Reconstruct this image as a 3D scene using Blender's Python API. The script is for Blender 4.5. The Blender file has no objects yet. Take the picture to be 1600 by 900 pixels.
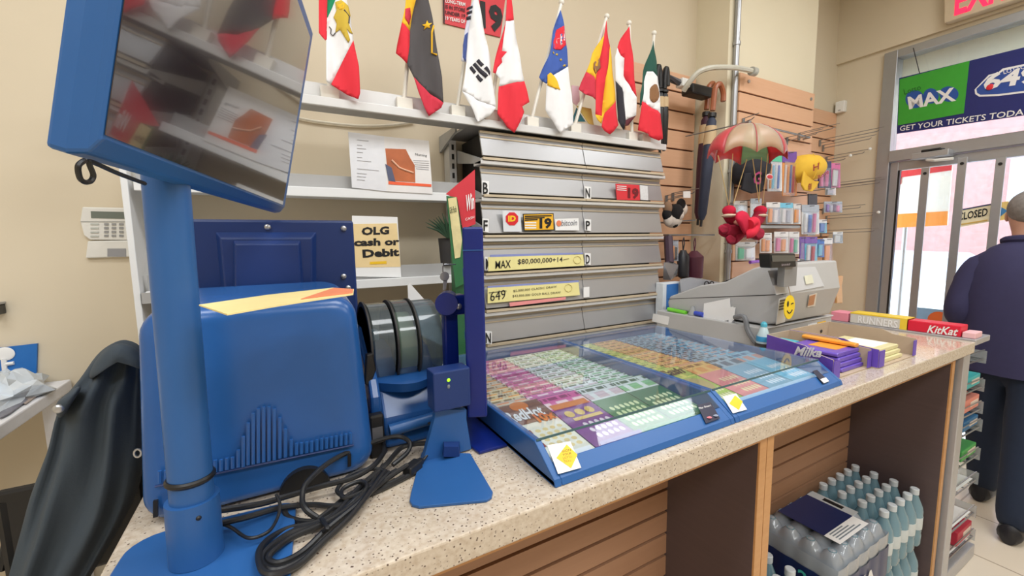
import bpy, bmesh, math, random
from mathutils import Vector, Matrix, geometry
random.seed(7)
SC = bpy.context.scene
COL = SC.collection
PI = math.pi

# ---------------------------------------------------------------- units
# design units: 1 u = 0.77 m, floor at u-height -0.37
U = 0.77
ZF = -0.37
def W(p):
    return Vector((p[0]*U, p[1]*U, (p[2]-ZF)*U))

# ---------------------------------------------------------------- camera
FPX = 654.0
YAW, PIT, ROL = (math.radians(a) for a in (28.9, 6.31, -0.92))
cy_, sy_, cp_, sp_ = math.cos(YAW), math.sin(YAW), math.cos(PIT), math.sin(PIT)
FWD = Vector((sy_*cp_, cy_*cp_, -sp_))
_r = Vector((cy_, -sy_, 0)); _u = _r.cross(FWD)
RGT = math.cos(ROL)*_r + math.sin(ROL)*_u
UPV = -math.sin(ROL)*_r + math.cos(ROL)*_u
CAM = Vector((0, 0, 1.55))
cam = bpy.data.objects.new('camera', bpy.data.cameras.new('camera'))
COL.objects.link(cam)
cam.data.sensor_width = 36.0
cam.data.lens = FPX/1600.0*36.0
cam.data.clip_start = 0.02
cam.data.clip_end = 200
mw = Matrix.Identity(4)
for i in range(3):
    mw[i][0] = RGT[i]; mw[i][1] = UPV[i]; mw[i][2] = -FWD[i]; mw[i][3] = W(CAM)[i]
cam.matrix_world = mw
SC.camera = cam

# ---------------------------------------------------------------- exposure, sky, lights
SC.view_settings.view_transform = 'Standard'
SC.view_settings.look = 'None'
SC.view_settings.exposure = 0.0
SC.view_settings.gamma = 1.0
SC.view_settings.use_curve_mapping = False
SKY_STRENGTH = 5.0
wd = bpy.data.worlds.new('overcast_sky'); SC.world = wd; wd.use_nodes = True
_bg = wd.node_tree.nodes['Background']
_bg.inputs[0].default_value = (0.86, 0.92, 1.0, 1); _bg.inputs[1].default_value = SKY_STRENGTH
def ceiling_lamp(x, y, z, power, sx=1.15, sy=0.55):
    l = bpy.data.lights.new('fluorescent_light', 'AREA'); l.shape = 'RECTANGLE'
    l.size = sx; l.size_y = sy; l.energy = power; l.color = (0.96, 0.985, 1.0)
    o = bpy.data.objects.new('fluorescent_light', l); COL.objects.link(o)
    o.location = W((x, y, z))
LAMPS = [(-1.1, .35, 19), (1.2, .35, 19), (3.5, .35, 13), (-1.1, -1.7, 23), (1.2, -1.7, 23), (3.5, -1.7, 15)]
CEIL = 3.95
for lx, ly, lp_ in LAMPS:
    ceiling_lamp(lx, ly, CEIL-0.05, lp_*1.26)

# ---------------------------------------------------------------- picture measurements -> points on real planes
def ray(x, y): return FWD + (x-800)/FPX*RGT + (450-y)/FPX*UPV
def PZ(x, y, z): d = ray(x, y); return CAM + d*((z-CAM.z)/d.z)
def PY(x, y, Y): d = ray(x, y); return CAM + d*((Y-CAM.y)/d.y)
def PX(x, y, X): d = ray(x, y); return CAM + d*((X-CAM.x)/d.x)
def PN(x, y, o, n):
    d = ray(x, y); return CAM + d*((Vector(o)-CAM).dot(n)/d.dot(n))
def YP(Y): return lambda x, y: PY(x, y, Y)
def ZP(z): return lambda x, y: PZ(x, y, z)
def XP(X): return lambda x, y: PX(x, y, X)
def NP(o, n):
    n = Vector(n).normalized(); return lambda x, y: PN(x, y, o, n)

# ---------------------------------------------------------------- materials
def lin(c):
    def f(v):
        v = v/255.0
        return v/12.92 if v <= 0.04045 else ((v+0.055)/1.055)**2.4
    return (f(c[0]), f(c[1]), f(c[2]), 1)
MATS = {}
def mat(name, col, rough=0.5, metal=0.0, var=0.04, scale=30.0, bump=0.0, bscale=200.0, coat=0.0, trans=0.0, spec=0.5):
    if name in MATS: return MATS[name]
    m = bpy.data.materials.new(name); m.use_nodes = True
    nt = m.node_tree; b = nt.nodes['Principled BSDF']
    b.inputs['Roughness'].default_value = rough; b.inputs['Metallic'].default_value = metal
    b.inputs['Coat Weight'].default_value = coat
    b.inputs['Specular IOR Level'].default_value = spec
    if trans: b.inputs['Transmission Weight'].default_value = trans
    tc = nt.nodes.new('ShaderNodeTexCoord')
    n = nt.nodes.new('ShaderNodeTexNoise'); n.inputs['Scale'].default_value = scale; n.inputs['Detail'].default_value = 3
    nt.links.new(tc.outputs['Object'], n.inputs['Vector'])
    mx = nt.nodes.new('ShaderNodeMix'); mx.data_type = 'RGBA'
    c = lin(col)
    mx.inputs[6].default_value = [max(0, v*(1-var*2)) for v in c[:3]]+[1]
    mx.inputs[7].default_value = [min(1, v*(1+var*2)) for v in c[:3]]+[1]
    nt.links.new(n.outputs['Fac'], mx.inputs[0]); nt.links.new(mx.outputs[2], b.inputs['Base Color'])
    if bump:
        n2 = nt.nodes.new('ShaderNodeTexNoise'); n2.inputs['Scale'].default_value = bscale
        nt.links.new(tc.outputs['Object'], n2.inputs['Vector'])
        bp = nt.nodes.new('ShaderNodeBump'); bp.inputs['Strength'].default_value = bump; bp.inputs['Distance'].default_value = 0.002
        nt.links.new(n2.outputs['Fac'], bp.inputs['Height']); nt.links.new(bp.outputs['Normal'], b.inputs['Normal'])
    MATS[name] = m; return m
def clear(name, tint, clearness=0.8, rough=0.05):
    """clear plastic or glass sheet: tinted transparency with a fresnel gloss"""
    if name in MATS: return MATS[name]
    m = bpy.data.materials.new(name); m.use_nodes = True; nt = m.node_tree
    for n in list(nt.nodes): nt.nodes.remove(n)
    out = nt.nodes.new('ShaderNodeOutputMaterial')
    tr = nt.nodes.new('ShaderNodeBsdfTransparent'); c = lin(tint); tr.inputs[0].default_value = c
    df = nt.nodes.new('ShaderNodeBsdfPrincipled'); df.inputs['Base Color'].default_value = c; df.inputs['Roughness'].default_value = rough+0.15
    gl = nt.nodes.new('ShaderNodeBsdfGlossy'); gl.inputs['Roughness'].default_value = rough; gl.inputs[0].default_value = (.9, .9, .9, 1)
    lw = nt.nodes.new('ShaderNodeLayerWeight'); lw.inputs[0].default_value = 0.5
    pw = nt.nodes.new('ShaderNodeMath'); pw.operation = 'POWER'; pw.inputs[1].default_value = 5.0
    nt.links.new(lw.outputs['Facing'], pw.inputs[0])
    fr = nt.nodes.new('ShaderNodeMath'); fr.operation = 'MULTIPLY_ADD'; fr.inputs[1].default_value = 0.9; fr.inputs[2].default_value = 0.04
    nt.links.new(pw.outputs[0], fr.inputs[0])
    a = nt.nodes.new('ShaderNodeMixShader'); a.inputs[0].default_value = 1-clearness
    nt.links.new(tr.outputs[0], a.inputs[1]); nt.links.new(df.outputs[0], a.inputs[2])
    b = nt.nodes.new('ShaderNodeMixShader')
    nt.links.new(fr.outputs[0], b.inputs[0]); nt.links.new(a.outputs[0], b.inputs[1]); nt.links.new(gl.outputs[0], b.inputs[2])
    nt.links.new(b.outputs[0], out.inputs[0])
    MATS[name] = m; return m
def emit(name, col, s):
    m = bpy.data.materials.new(name); m.use_nodes = True; nt = m.node_tree
    b = nt.nodes['Principled BSDF']; c = lin(col)
    b.inputs['Base Color'].default_value = c; b.inputs['Emission Color'].default_value = c; b.inputs['Emission Strength'].default_value = s
    MATS[name] = m; return m
def granite():
    m = bpy.data.materials.new('granite'); m.use_nodes = True; nt = m.node_tree; b = nt.nodes['Principled BSDF']
    b.inputs['Roughness'].default_value = 0.16; b.inputs['Coat Weight'].default_value = 0.3
    tc = nt.nodes.new('ShaderNodeTexCoord')
    def noise(s, d=4):
        n = nt.nodes.new('ShaderNodeTexNoise'); n.inputs['Scale'].default_value = s; n.inputs['Detail'].default_value = d
        nt.links.new(tc.outputs['Object'], n.inputs['Vector']); return n
    def ramp(src, stops):
        r = nt.nodes.new('ShaderNodeValToRGB'); e = r.color_ramp.elements
        while len(e) > 1: e.remove(e[-1])
        e[0].position = stops[0][0]; e[0].color = stops[0][1]
        for p, c in stops[1:]:
            q = e.new(p); q.color = c
        nt.links.new(src, r.inputs[0]); return r
    base = ramp(noise(110).outputs['Fac'], [(0.3, lin((190, 172, 152))), (0.5, lin((206, 192, 174))), (0.72, lin((216, 204, 188)))])
    v = nt.nodes.new('ShaderNodeTexVoronoi'); v.inputs['Scale'].default_value = 170
    nt.links.new(tc.outputs['Object'], v.inputs['Vector'])
    spk = ramp(v.outputs['Distance'], [(0.16, (1, 1, 1, 1)), (0.32, (0, 0, 0, 1))])
    gate = ramp(noise(110, 2).outputs['Fac'], [(0.44, (0, 0, 0, 1)), (0.52, (1, 1, 1, 1))])
    mul = nt.nodes.new('ShaderNodeMath'); mul.operation = 'MULTIPLY'
    nt.links.new(spk.outputs[0], mul.inputs[0]); nt.links.new(gate.outputs[0], mul.inputs[1])
    mx = nt.nodes.new('ShaderNodeMix'); mx.data_type = 'RGBA'; mx.inputs[7].default_value = lin((92, 72, 62))
    nt.links.new(mul.outputs[0], mx.inputs[0]); nt.links.new(base.outputs[0], mx.inputs[6]); nt.links.new(mx.outputs[2], b.inputs['Base Color'])
    MATS['granite'] = m; return m
def wood(name, c1, c2, rough=0.45, sx=1.2, sz=22):
    m = bpy.data.materials.new(name); m.use_nodes = True; nt = m.node_tree; b = nt.nodes['Principled BSDF']
    b.inputs['Roughness'].default_value = rough
    tc = nt.nodes.new('ShaderNodeTexCoord'); mp = nt.nodes.new('ShaderNodeMapping'); mp.inputs['Scale'].default_value = (sx, sx, sz)
    n = nt.nodes.new('ShaderNodeTexNoise'); n.inputs['Scale'].default_value = 4; n.inputs['Detail'].default_value = 5; n.inputs['Distortion'].default_value = 0.6
    nt.links.new(tc.outputs['Object'], mp.inputs[0]); nt.links.new(mp.outputs[0], n.inputs['Vector'])
    mx = nt.nodes.new('ShaderNodeMix'); mx.data_type = 'RGBA'; mx.inputs[6].default_value = lin(c1); mx.inputs[7].default_value = lin(c2)
    nt.links.new(n.outputs['Fac'], mx.inputs[0]); nt.links.new(mx.outputs[2], b.inputs['Base Color'])
    MATS[name] = m; return m
def tiles():
    m = bpy.data.materials.new('floor_tile'); m.use_nodes = True; nt = m.node_tree; b = nt.nodes['Principled BSDF']
    b.inputs['Roughness'].default_value = 0.25
    tc = nt.nodes.new('ShaderNodeTexCoord'); br = nt.nodes.new('ShaderNodeTexBrick')
    br.offset = 0; br.inputs['Scale'].default_value = 1.0
    br.inputs['Brick Width'].default_value = 0.4; br.inputs['Row Height'].default_value = 0.4; br.inputs['Mortar Size'].default_value = 0.004
    br.inputs['Color1'].default_value = lin((226, 214, 196)); br.inputs['Color2'].default_value = lin((220, 207, 188)); br.inputs['Mortar'].default_value = lin((172, 158, 140))
    nt.links.new(tc.outputs['Object'], br.inputs['Vector']); nt.links.new(br.outputs['Color'], b.inputs['Base Color'])
    MATS['floor_tile'] = m; return m

# ---------------------------------------------------------------- mesh builder
ORG = {}
class MB:
    def __init__(s): s.v = []; s.f = []; s.m = []; s.cm = 0; s.uv = {}
    def add(s, vs, fs, uvs=None):
        o = len(s.v); s.v += [Vector(p) for p in vs]
        for k, f in enumerate(fs):
            if uvs: s.uv[len(s.f)] = uvs[k]
            s.f.append([i+o for i in f]); s.m.append(s.cm)
        return s
    def mat(s, i): s.cm = i; return s
    def box(s, x0, x1, y0, y1, z0, z1):
        return s.obox((x0, y0, z0), (x1-x0, 0, 0), (0, y1-y0, 0), (0, 0, z1-z0))
    def obox(s, o, a, b, c):
        o, a, b, c = map(Vector, (o, a, b, c))
        return s.add([o, o+a, o+a+b, o+b, o+c, o+a+c, o+a+b+c, o+b+c],
                     [(0, 3, 2, 1), (4, 5, 6, 7), (0, 1, 5, 4), (1, 2, 6, 5), (2, 3, 7, 6), (3, 0, 4, 7)])
    def prism(s, pts, vec):
        pts = [Vector(p) for p in pts]; vec = Vector(vec); n = len(pts)
        return s.add(pts+[p+vec for p in pts], [list(range(n))[::-1], list(range(n, 2*n))]+[(i, (i+1) % n, (i+1) % n+n, i+n) for i in range(n)])
    def tube(s, pts, r, n=8, cap=True):
        pts = [Vector(p) for p in pts]; rs = r if isinstance(r, (list, tuple)) else [r]*len(pts)
        rings = []; prev = None
        for i, p in enumerate(pts):
            t = (pts[min(i+1, len(pts)-1)]-pts[max(i-1, 0)])
            if t.length < 1e-9: t = Vector((0, 0, 1))
            t.normalize()
            if prev is None:
                a = Vector((0, 0, 1)) if abs(t.z) < 0.9 else Vector((1, 0, 0))
                nx = t.cross(a).normalized()
            else:
                nx = prev-t*prev.dot(t); nx.normalize()
            prev = nx; ny = t.cross(nx)
            rings.append([p+rs[i]*(math.cos(2*PI*k/n)*nx+math.sin(2*PI*k/n)*ny) for k in range(n)])
        return s.loft(rings, cap)
    def cyl(s, p0, p1, r0, r1=None, n=20): return s.tube([p0, p1], [r0, r0 if r1 is None else r1], n)
    def loft(s, rings, cap=True, closed=True):
        n = len(rings[0]); vs = [p for r in rings for p in r]; fs = []
        for i in range(len(rings)-1):
            for k in range(n if closed else n-1):
                a, b = i*n+k, i*n+(k+1) % n
                fs.append((a, b, b+n, a+n))
        if cap and closed:
            fs.append(list(range(n))[::-1]); fs.append(list(range((len(rings)-1)*n, len(rings)*n)))
        return s.add(vs, fs)
    def lathe(s, o, prof, n=20, ax=(0, 0, 1)):
        o = Vector(o); ax = Vector(ax).normalized(); a = Vector((1, 0, 0)) if abs(ax.x) < 0.9 else Vector((0, 1, 0))
        e1 = ax.cross(a).normalized(); e2 = ax.cross(e1)
        return s.loft([[o+ax*z+max(r, 1e-4)*(math.cos(2*PI*k/n)*e1+math.sin(2*PI*k/n)*e2) for k in range(n)] for r, z in prof])
    def ball(s, o, r, nu=14, nv=9, ex=None):
        """ellipsoid; ex = 3 axis vectors"""
        o = Vector(o)
        if not isinstance(r, (tuple, list)): r = (r, r, r)
        ex = ex or ((1, 0, 0), (0, 1, 0), (0, 0, 1)); E = [Vector(e) for e in ex]
        rings = []
        for j in range(nv+1):
            th = PI*(0.02+0.96*j/nv); rings.append([o+E[0]*r[0]*math.sin(th)*math.cos(2*PI*k/nu)+E[1]*r[1]*math.sin(th)*math.sin(2*PI*k/nu)-E[2]*r[2]*math.cos(th) for k in range(nu)])
        return s.loft(rings)
    def build(s, name, mats, parent=None, smooth=False, bevel=0, solid=0, sub=0, seg=2, angle=38):
        me = bpy.data.meshes.new(name)
        vs = [W(p) for p in s.v]
        if parent is not None: org = ORG[parent.name]
        else:
            lo = [min(v[i] for v in vs) for i in range(3)]; hi = [max(v[i] for v in vs) for i in range(3)]
            org = Vector(((lo[0]+hi[0])/2, (lo[1]+hi[1])/2, lo[2]))
        me.from_pydata([v-org for v in vs], [], s.f)
        if s.uv:
            ul = me.uv_layers.new(name='UVMap')
            for pi, p in enumerate(me.polygons):
                if pi in s.uv:
                    for k, li in enumerate(p.loop_indices): ul.data[li].uv = s.uv[pi][k]
        if not isinstance(mats, (list, tuple)): mats = [mats]
        for m in mats: me.materials.append(m)
        me.polygons.foreach_set('material_index', s.m)
        bm = bmesh.new(); bm.from_mesh(me); bmesh.ops.recalc_face_normals(bm, faces=bm.faces); bm.to_mesh(me); bm.free()
        if smooth:
            me.shade_smooth(); me.set_sharp_from_angle(angle=math.radians(angle))
        o = bpy.data.objects.new(name, me); COL.objects.link(o)
        ORG[o.name] = org
        if parent is not None: o.parent = parent
        else: o.location = org
        if bevel:
            md = o.modifiers.new('bevel', 'BEVEL'); md.width = bevel; md.segments = seg; md.limit_method = 'ANGLE'; md.angle_limit = math.radians(40)
        if solid:
            md = o.modifiers.new('solid', 'SOLIDIFY'); md.thickness = solid; md.offset = 0
        if sub:
            md = o.modifiers.new('sub', 'SUBSURF'); md.levels = sub; md.render_levels = sub
        return o
def thing(name, label, cat, loc, group=None):
    o = bpy.data.objects.new(name, None); COL.objects.link(o); o.empty_display_size = 0.05
    o.location = W(loc); ORG[o.name] = W(loc)
    return tag(o, label, cat, group)
def tag(o, label, cat, group=None):
    o['label'] = label; o['category'] = cat
    if group: o['group'] = group
    return o
def struct(name, mb, m, **k):
    o = mb.build(name, m, **k); o['kind'] = 'structure'; o['label'] = name.replace('_', ' ')+' of the shop'; o['category'] = name.split('_')[0]
    return o
def dup(root, loc, label=None, group=None):
    r = root.copy(); COL.objects.link(r); r.location = W(loc)
    if label: r['label'] = label
    if group: r['group'] = group
    for ch in list(root.children):
        c = ch.copy(); COL.objects.link(c); c.parent = r
        for g in list(ch.children):
            d = g.copy(); COL.objects.link(d); d.parent = c
    return r
def smooth_path(pts, k=6):
    pts = [Vector(p) for p in pts]; out = []
    for i in range(len(pts)-1):
        p0, p1, p2, p3 = pts[max(i-1, 0)], pts[i], pts[i+1], pts[min(i+2, len(pts)-1)]
        for j in range(k):
            t = j/k
            out.append(0.5*((2*p1)+(p2-p0)*t+(2*p0-5*p1+4*p2-p3)*t*t+(3*p1-p0-3*p2+p3)*t**3))
    out.append(pts[-1]); return out
def quad(pxs, plane, thick, mb=None):
    """flat sheet whose outline lies on a real plane; thick = vector"""
    mb = mb or MB(); return mb.prism([plane(x, y) for x, y in pxs], thick)
def T(s, bl, br, tl, plane, m, parent, bold=0.0, lift=(0, 0, 0), shear=0.0, name='lettering', spacing=1.0):
    cu = bpy.data.curves.new('t', 'FONT'); cu.body = s; cu.size = 1; cu.offset = bold; cu.shear = shear; cu.resolution_u = 2; cu.space_character = spacing
    ob = bpy.data.objects.new('t', cu); COL.objects.link(ob)
    dg = bpy.context.evaluated_depsgraph_get(); me = bpy.data.meshes.new_from_object(ob.evaluated_get(dg))
    bpy.data.objects.remove(ob); bpy.data.curves.remove(cu)
    xs = [v.co.x for v in me.vertices]; ys = [v.co.y for v in me.vertices]
    x0, x1, y0, y1 = min(xs), max(xs), min(ys), max(ys)
    B, R_, L = plane(*bl), plane(*br), plane(*tl); l = Vector(lift)
    mb = MB()
    mb.add([B+(R_-B)*((v.co.x-x0)/(x1-x0))+(L-B)*((v.co.y-y0)/(y1-y0))+l for v in me.vertices], [list(p.vertices) for p in me.polygons])
    bpy.data.meshes.remove(me)
    return mb.build(name, m, parent)
def cdt_sheet(mb, pxs, plane, disp, step=9):
    """cloth: outline polygon filled with an even grid, pushed out of plane by disp(point)"""
    ring = []
    n = len(pxs)
    for i in range(n):
        a = Vector(pxs[i]); b = Vector(pxs[(i+1) % n]); k = max(1, int((b-a).length/step))
        ring += [a.lerp(b, j/k) for j in range(k)]
    vs = list(ring); nb = len(ring)
    xs = [p.x for p in ring]; ys = [p.y for p in ring]
    def inside(x, y):
        c = False; j = nb-1
        for i in range(nb):
            a, b = ring[i], ring[j]
            if (a.y > y) != (b.y > y) and x < (b.x-a.x)*(y-a.y)/(b.y-a.y)+a.x: c = not c
            j = i
        return c
    y = min(ys)+step*0.5
    while y < max(ys):
        x = min(xs)+step*0.5
        while x < max(xs):
            if inside(x, y) and min((Vector((x, y))-p).length for p in ring) > step*0.45: vs.append(Vector((x, y)))
            x += step
        y += step
    r = geometry.delaunay_2d_cdt(vs, [], [list(range(nb))], 1, 1e-4)
    mb.add([disp(plane(p.x, p.y), p) for p in r[0]], [list(f) for f in r[2]])
    return mb
# ================================================================ common materials
M_wall = mat('wall_paint', (219, 206, 182), 0.8, var=0.015, scale=3, bump=0.05)
M_wall2 = mat('cream_paint', (230, 220, 194), 0.75, var=0.015, scale=3)
M_trim = mat('trim_paint', (214, 196, 166), 0.6)
M_ceil = mat('ceiling_paint', (236, 234, 228), 0.9, var=0.02)
M_floor = tiles()
M_granite = granite()
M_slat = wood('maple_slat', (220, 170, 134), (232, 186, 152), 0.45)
M_groove = mat('slat_groove', (96, 58, 40), 0.8)
M_oak = wood('oak_edge', (196, 142, 88), (212, 160, 106), 0.4)
M_darkwood = wood('brown_laminate', (88, 74, 74), (98, 82, 82), 0.4)
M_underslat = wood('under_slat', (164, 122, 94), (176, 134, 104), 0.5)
M_steel = mat('shelf_steel', (214, 214, 214), 0.36, 0.2, var=0.02)
M_shelfw = mat('white_shelf', (232, 234, 236), 0.4, var=0.01)
M_shelfg = mat('grey_shelf', (172, 172, 172), 0.5, 0.1, var=0.02)
M_cover = mat('grey_cover', (170, 170, 172), 0.34, 0.45, var=0.03, scale=4)
M_beige = mat('beige_trim', (200, 184, 158), 0.5)
M_dark = mat('dark_gap', (52, 50, 50), 0.6)
M_black = mat('black_plastic', (24, 24, 26), 0.4)
M_ink = mat('black_ink', (20, 20, 22), 0.6)
M_white = mat('white_paper', (240, 240, 240), 0.7, var=0.01)
M_whitepl = mat('white_plastic', (236, 236, 232), 0.4, var=0.01)
M_red = mat('red_ink', (214, 34, 48), 0.5)
M_yellow = mat('yellow_ink', (248, 200, 40), 0.5)
M_alu = mat('aluminium', (176, 178, 182), 0.35, 0.7, var=0.02)
M_chrome = mat('chrome_wire', (150, 150, 152), 0.25, 0.9)
M_glass = clear('window_glass', (246, 250, 252), 0.97, 0.02)
M_clearpl = clear('clear_plastic', (236, 238, 238), 0.72, 0.08)

# ================================================================ shell
XL, XR, YF, YB = -3.2, 5.1, -4.6, 2.3
struct('floor', MB().box(XL-.1, XR+.1, YF-.1, YB+.1, ZF-.05, ZF), M_floor)
struct('ceiling', MB().box(XL-.1, XR+.1, YF-.1, YB+.1, CEIL, CEIL+.06), M_ceil)
struct('wall_back', MB().box(XL-.1, XR+.1, YB, YB+.1, ZF, CEIL), M_wall)
struct('wall_left', MB().box(XL-.1, XL, YF, YB, ZF, CEIL), M_wall)
struct('wall_front', MB().box(XL-.1, XR+.1, YF-.1, YF, ZF, CEIL), M_wall)
DY0, DY1, DZ = 0.30, 1.91, 3.24
w = MB().box(XR, XR+.12, DY1, YB, ZF, CEIL).box(XR, XR+.12, YF, DY0, ZF, CEIL).box(XR, XR+.12, DY0, DY1, DZ, CEIL)
struct('wall_right', w, M_wall)
struct('trim_1', MB().box(XR-.035, XR, YF, YB, 3.28, CEIL), M_wall)          # bulkhead band above the entrance
PX0, PX1, PYF = 2.94, 4.12, 2.03
struct('wall_pilaster', MB().box(PX0, PX1, PYF, YB, ZF, CEIL), M_wall2)
for lx, ly, lp_ in LAMPS:
    t = thing('ceiling_light', 'white fluorescent ceiling fixture above the shop floor', 'light', (lx, ly, CEIL-.1), 'fluorescent ceiling fixtures')
    MB().box(lx-.8, lx+.8, ly-.4, ly+.4, CEIL-.03, CEIL-.001).build('housing', M_whitepl, t)

# ================================================================ entrance: frame, door, outside
def door_mullions():
    mb = MB(); x0, x1 = XR-.03, XR+.10
    mb.box(x0, x1, DY1-.10, DY1, ZF, DZ)                 # jamb
    mb.box(x0, x1, DY0, DY1-.10, DZ-.07, DZ)             # head
    mb.box(x0-.02, x1, DY0, DY1-.10, 2.235, 2.335)             # transom bar
    mb.box(x0, x1, DY0, DY0+.08, ZF, DZ)
    return mb
o = struct('window_1', door_mullions(), M_alu, bevel=.003)
g = MB().box(XR+.03, XR+.037, DY0+.08, DY1-.10, 2.335, DZ-.07).build('pane', M_glass, o)
d = MB(); dx0, dx1 = XR-.01, XR+.05
y1 = DY1-.105; y0 = DY0+.085
d.box(dx0, dx1, y1-.06, y1, ZF+.01, 2.23); d.box(dx0, dx1, y0, y0+.09, ZF+.01, 2.23)
d.box(dx0, dx1, y0+.09, y1-.06, 2.15, 2.23); d.box(dx0, dx1, y0+.09, y1-.06, ZF+.01, ZF+.14)
do = struct('door_1', d, M_alu, bevel=.003)
MB().box(dx0+.02, dx0+.027, y0+.09, y1-.06, ZF+.14, 2.15).build('pane', M_glass, do)
MB().box(dx0-.004, dx0+.03, y1-.075, y1-.06, ZF+.14, 2.15).build('gasket', M_black, do)
# closer on the header
t = thing('door_closer', 'silver door closer with black cover on the transom bar', 'door closer', (4.98, 1.5, 2.28))
c = PX(1455, 238, 4.97)
MB().box(4.93, 5.05, c.y-.12, c.y+.12, c.z-.045, c.z+.005).build('body', M_alu, t, bevel=.004)
MB().box(4.94, 5.04, c.y-.07, c.y+.06, c.z+.005, c.z+.028).build('cover', M_black, t, bevel=.006)
MB().tube([(4.96, c.y+.02, c.z-.06), (4.90, c.y-.05, c.z-.08), (4.90, c.y-.16, c.z-.085)], .012).build('arm', M_whitepl, t)
# security bars
names = ['left', 'middle', 'right']
for k, (xa, xb) in enumerate([(1447, 1418), (1505, 1471), (1565, 1541)]):
    ya = 262 if k == 0 else 246
    top = PX(xa, ya, 4.99); bot = PX(xb, 505, 4.99)
    t = thing('security_bar', 'flat silver upright security bar inside the glass door, %s of the three' % ['nearest the left jamb', 'in the middle', 'beside the person'][k], 'security bar', (4.99, top.y, ZF), 'security bars of the entrance')
    MB().box(4.978, 4.99, top.y-.028, top.y+.028, ZF, top.z).build('bar', M_alu, t, bevel=.002)
    MB().cyl((4.976, top.y, top.z-.05), (4.972, top.y, top.z-.05), .012).build('bolt', M_black, t)
# outside
struct('floor_outside', MB().box(5.22, 40, -14, 22, ZF-.12, ZF-.04), mat('pavement', (206, 204, 200), 0.9, var=0.06, scale=2))
M_brick = mat('pale_red_brick', (186, 140, 138), 0.85, var=0.12, scale=8); M_wpane = mat('dark_pane', (176, 186, 204), 0.2)
t = thing('building', 'pale red brick building across the street seen through the door', 'building', (16, 4, ZF))
MB().box(16, 18, -6, 12, .9, 7).build('upper_wall', M_brick, t)
MB().box(15.95, 18, -6, 12, ZF, .9).build('ground_floor', mat('storefront_stone', (210, 200, 196), .8), t)
for k in range(7):
    yy = -4.4+k*2.2
    MB().box(15.93, 16.0, yy, yy+1.1, 2.1, 3.4).build('window', M_wpane, t)
    MB().box(15.93, 16.0, yy, yy+1.1, 4.6, 5.9).build('window', M_wpane, t)
    MB().box(15.90, 16.0, yy-.2, yy+1.4, .2, .8).build('shop_window', M_wpane, t)
t = thing('parked_car', 'pale car parked at the kerb outside the door', 'car', (11, 3.5, ZF))
M_car = mat('car_paint', (225, 228, 232), .3, coat=.5)
yc = 3.4
MB().loft([[(11+sx*.9, yc+yy, z) for sx, z in ((-1, zb), (1, zb), (1, zt), (-1, zt))] for yy, zb, zt in ((-2.3, 0, .35), (-2.1, -.1, .6), (-1.1, -.12, .72), (1.9, -.12, .72), (2.3, 0, .5))]).build('body', M_car, t, True, bevel=.05)
MB().loft([[(11+sx*w_, yc+yy, z) for sx, z in ((-1, .7), (1, .7), (.85, zt), (-.85, zt))] for yy, zt, w_ in ((-1.2, .72, .85), (-.6, 1.2, .8), (1.0, 1.25, .8), (1.8, .75, .85))]).build('cabin', M_wpane, t, True, bevel=.03)
for a in (-1.4, 1.4):
    for s in (-1, 1):
        MB().cyl((11+s*.92, yc+a, ZF+.36), (11+s*.7, yc+a, ZF+.36), .34, n=24).build('wheel', M_black, t)
struct('trim_2', MB().box(5.25, 7.2, -3, 5, 2.98, 3.3), mat('soffit_cream', (250, 240, 214), .8))
# banner outside
M_banw = mat('banner_white', (250, 246, 240), .6); M_bano = mat('banner_orange', (250, 150, 40), .6)
t = thing('awning_banner', 'white banner with red edges and orange band hanging outside the door', 'banner', (5.9, 1.7, 1.6))
bp_ = XP(5.9)
quad([(1402, 268), (1488, 258), (1480, 352), (1398, 356)], bp_, (.02, 0, 0)).build('cloth', M_banw, t)
quad([(1402, 268), (1488, 258), (1487, 266), (1402, 278)], bp_, (-.01, 0, 0)).build('top_edge', M_red, t)
quad([(1400, 335), (1481, 330), (1480, 352), (1399, 356)], bp_, (-.01, 0, 0)).build('band', M_bano, t)
quad([(1401, 278), (1409, 276), (1408, 288), (1401, 290)], bp_, (-.01, 0, 0)).build('patch', M_red, t)
MB().cyl((5.93, 1.93, ZF-.04), (5.93, 1.93, 2.35), .02).build('pole', M_alu, t)
# door stickers
t = thing('poster', 'blue poster with an orange disc low on the glass door', 'poster', (5.08, 1.5, .7))
dp = XP(5.085)
quad([(1432, 480), (1493, 486), (1488, 520), (1430, 514)], dp, (.003, 0, 0)).build('sheet', mat('poster_blue', (150, 185, 215), .5), t)
cc = PX(1467, 500, 5.084); MB().prism([(5.083, cc.y+.075*math.cos(a), cc.z+.075*math.sin(a)) for a in [k*PI/12 for k in range(24)]], (-.001, 0, 0)).build('disc', mat('poster_orange', (238, 112, 52), .5), t)
t = thing('closed_sign', 'cream and black CLOSED sign hanging inside the glass door', 'sign', (5.03, 1.3, 1.7))
cs = XP(5.03)
quad([(1496, 328), (1549, 318), (1548, 346), (1494, 356)], cs, (.006, 0, 0)).build('board', mat('sign_cream', (244, 232, 196), .5), t)
quad([(1496, 328), (1549, 318), (1549, 320), (1496, 330)], cs, (-.004, 0, 0)).build('border', mat('sign_navy', (60, 72, 110), .5), t)
T('CLOSED', (1497, 345), (1543, 337), (1498, 333), cs, M_ink, t, .02, (-.004, 0, 0))
quad([(1500, 350), (1543, 343), (1543, 345), (1500, 352)], cs, (-.004, 0, 0)).build('small_print', mat('sign_gold', (214, 176, 90), .5), t)
t = thing('door_sticker', 'small blue and yellow sticker on the door beside the CLOSED sign', 'sticker', (5.02, 1.2, 1.7))
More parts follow.
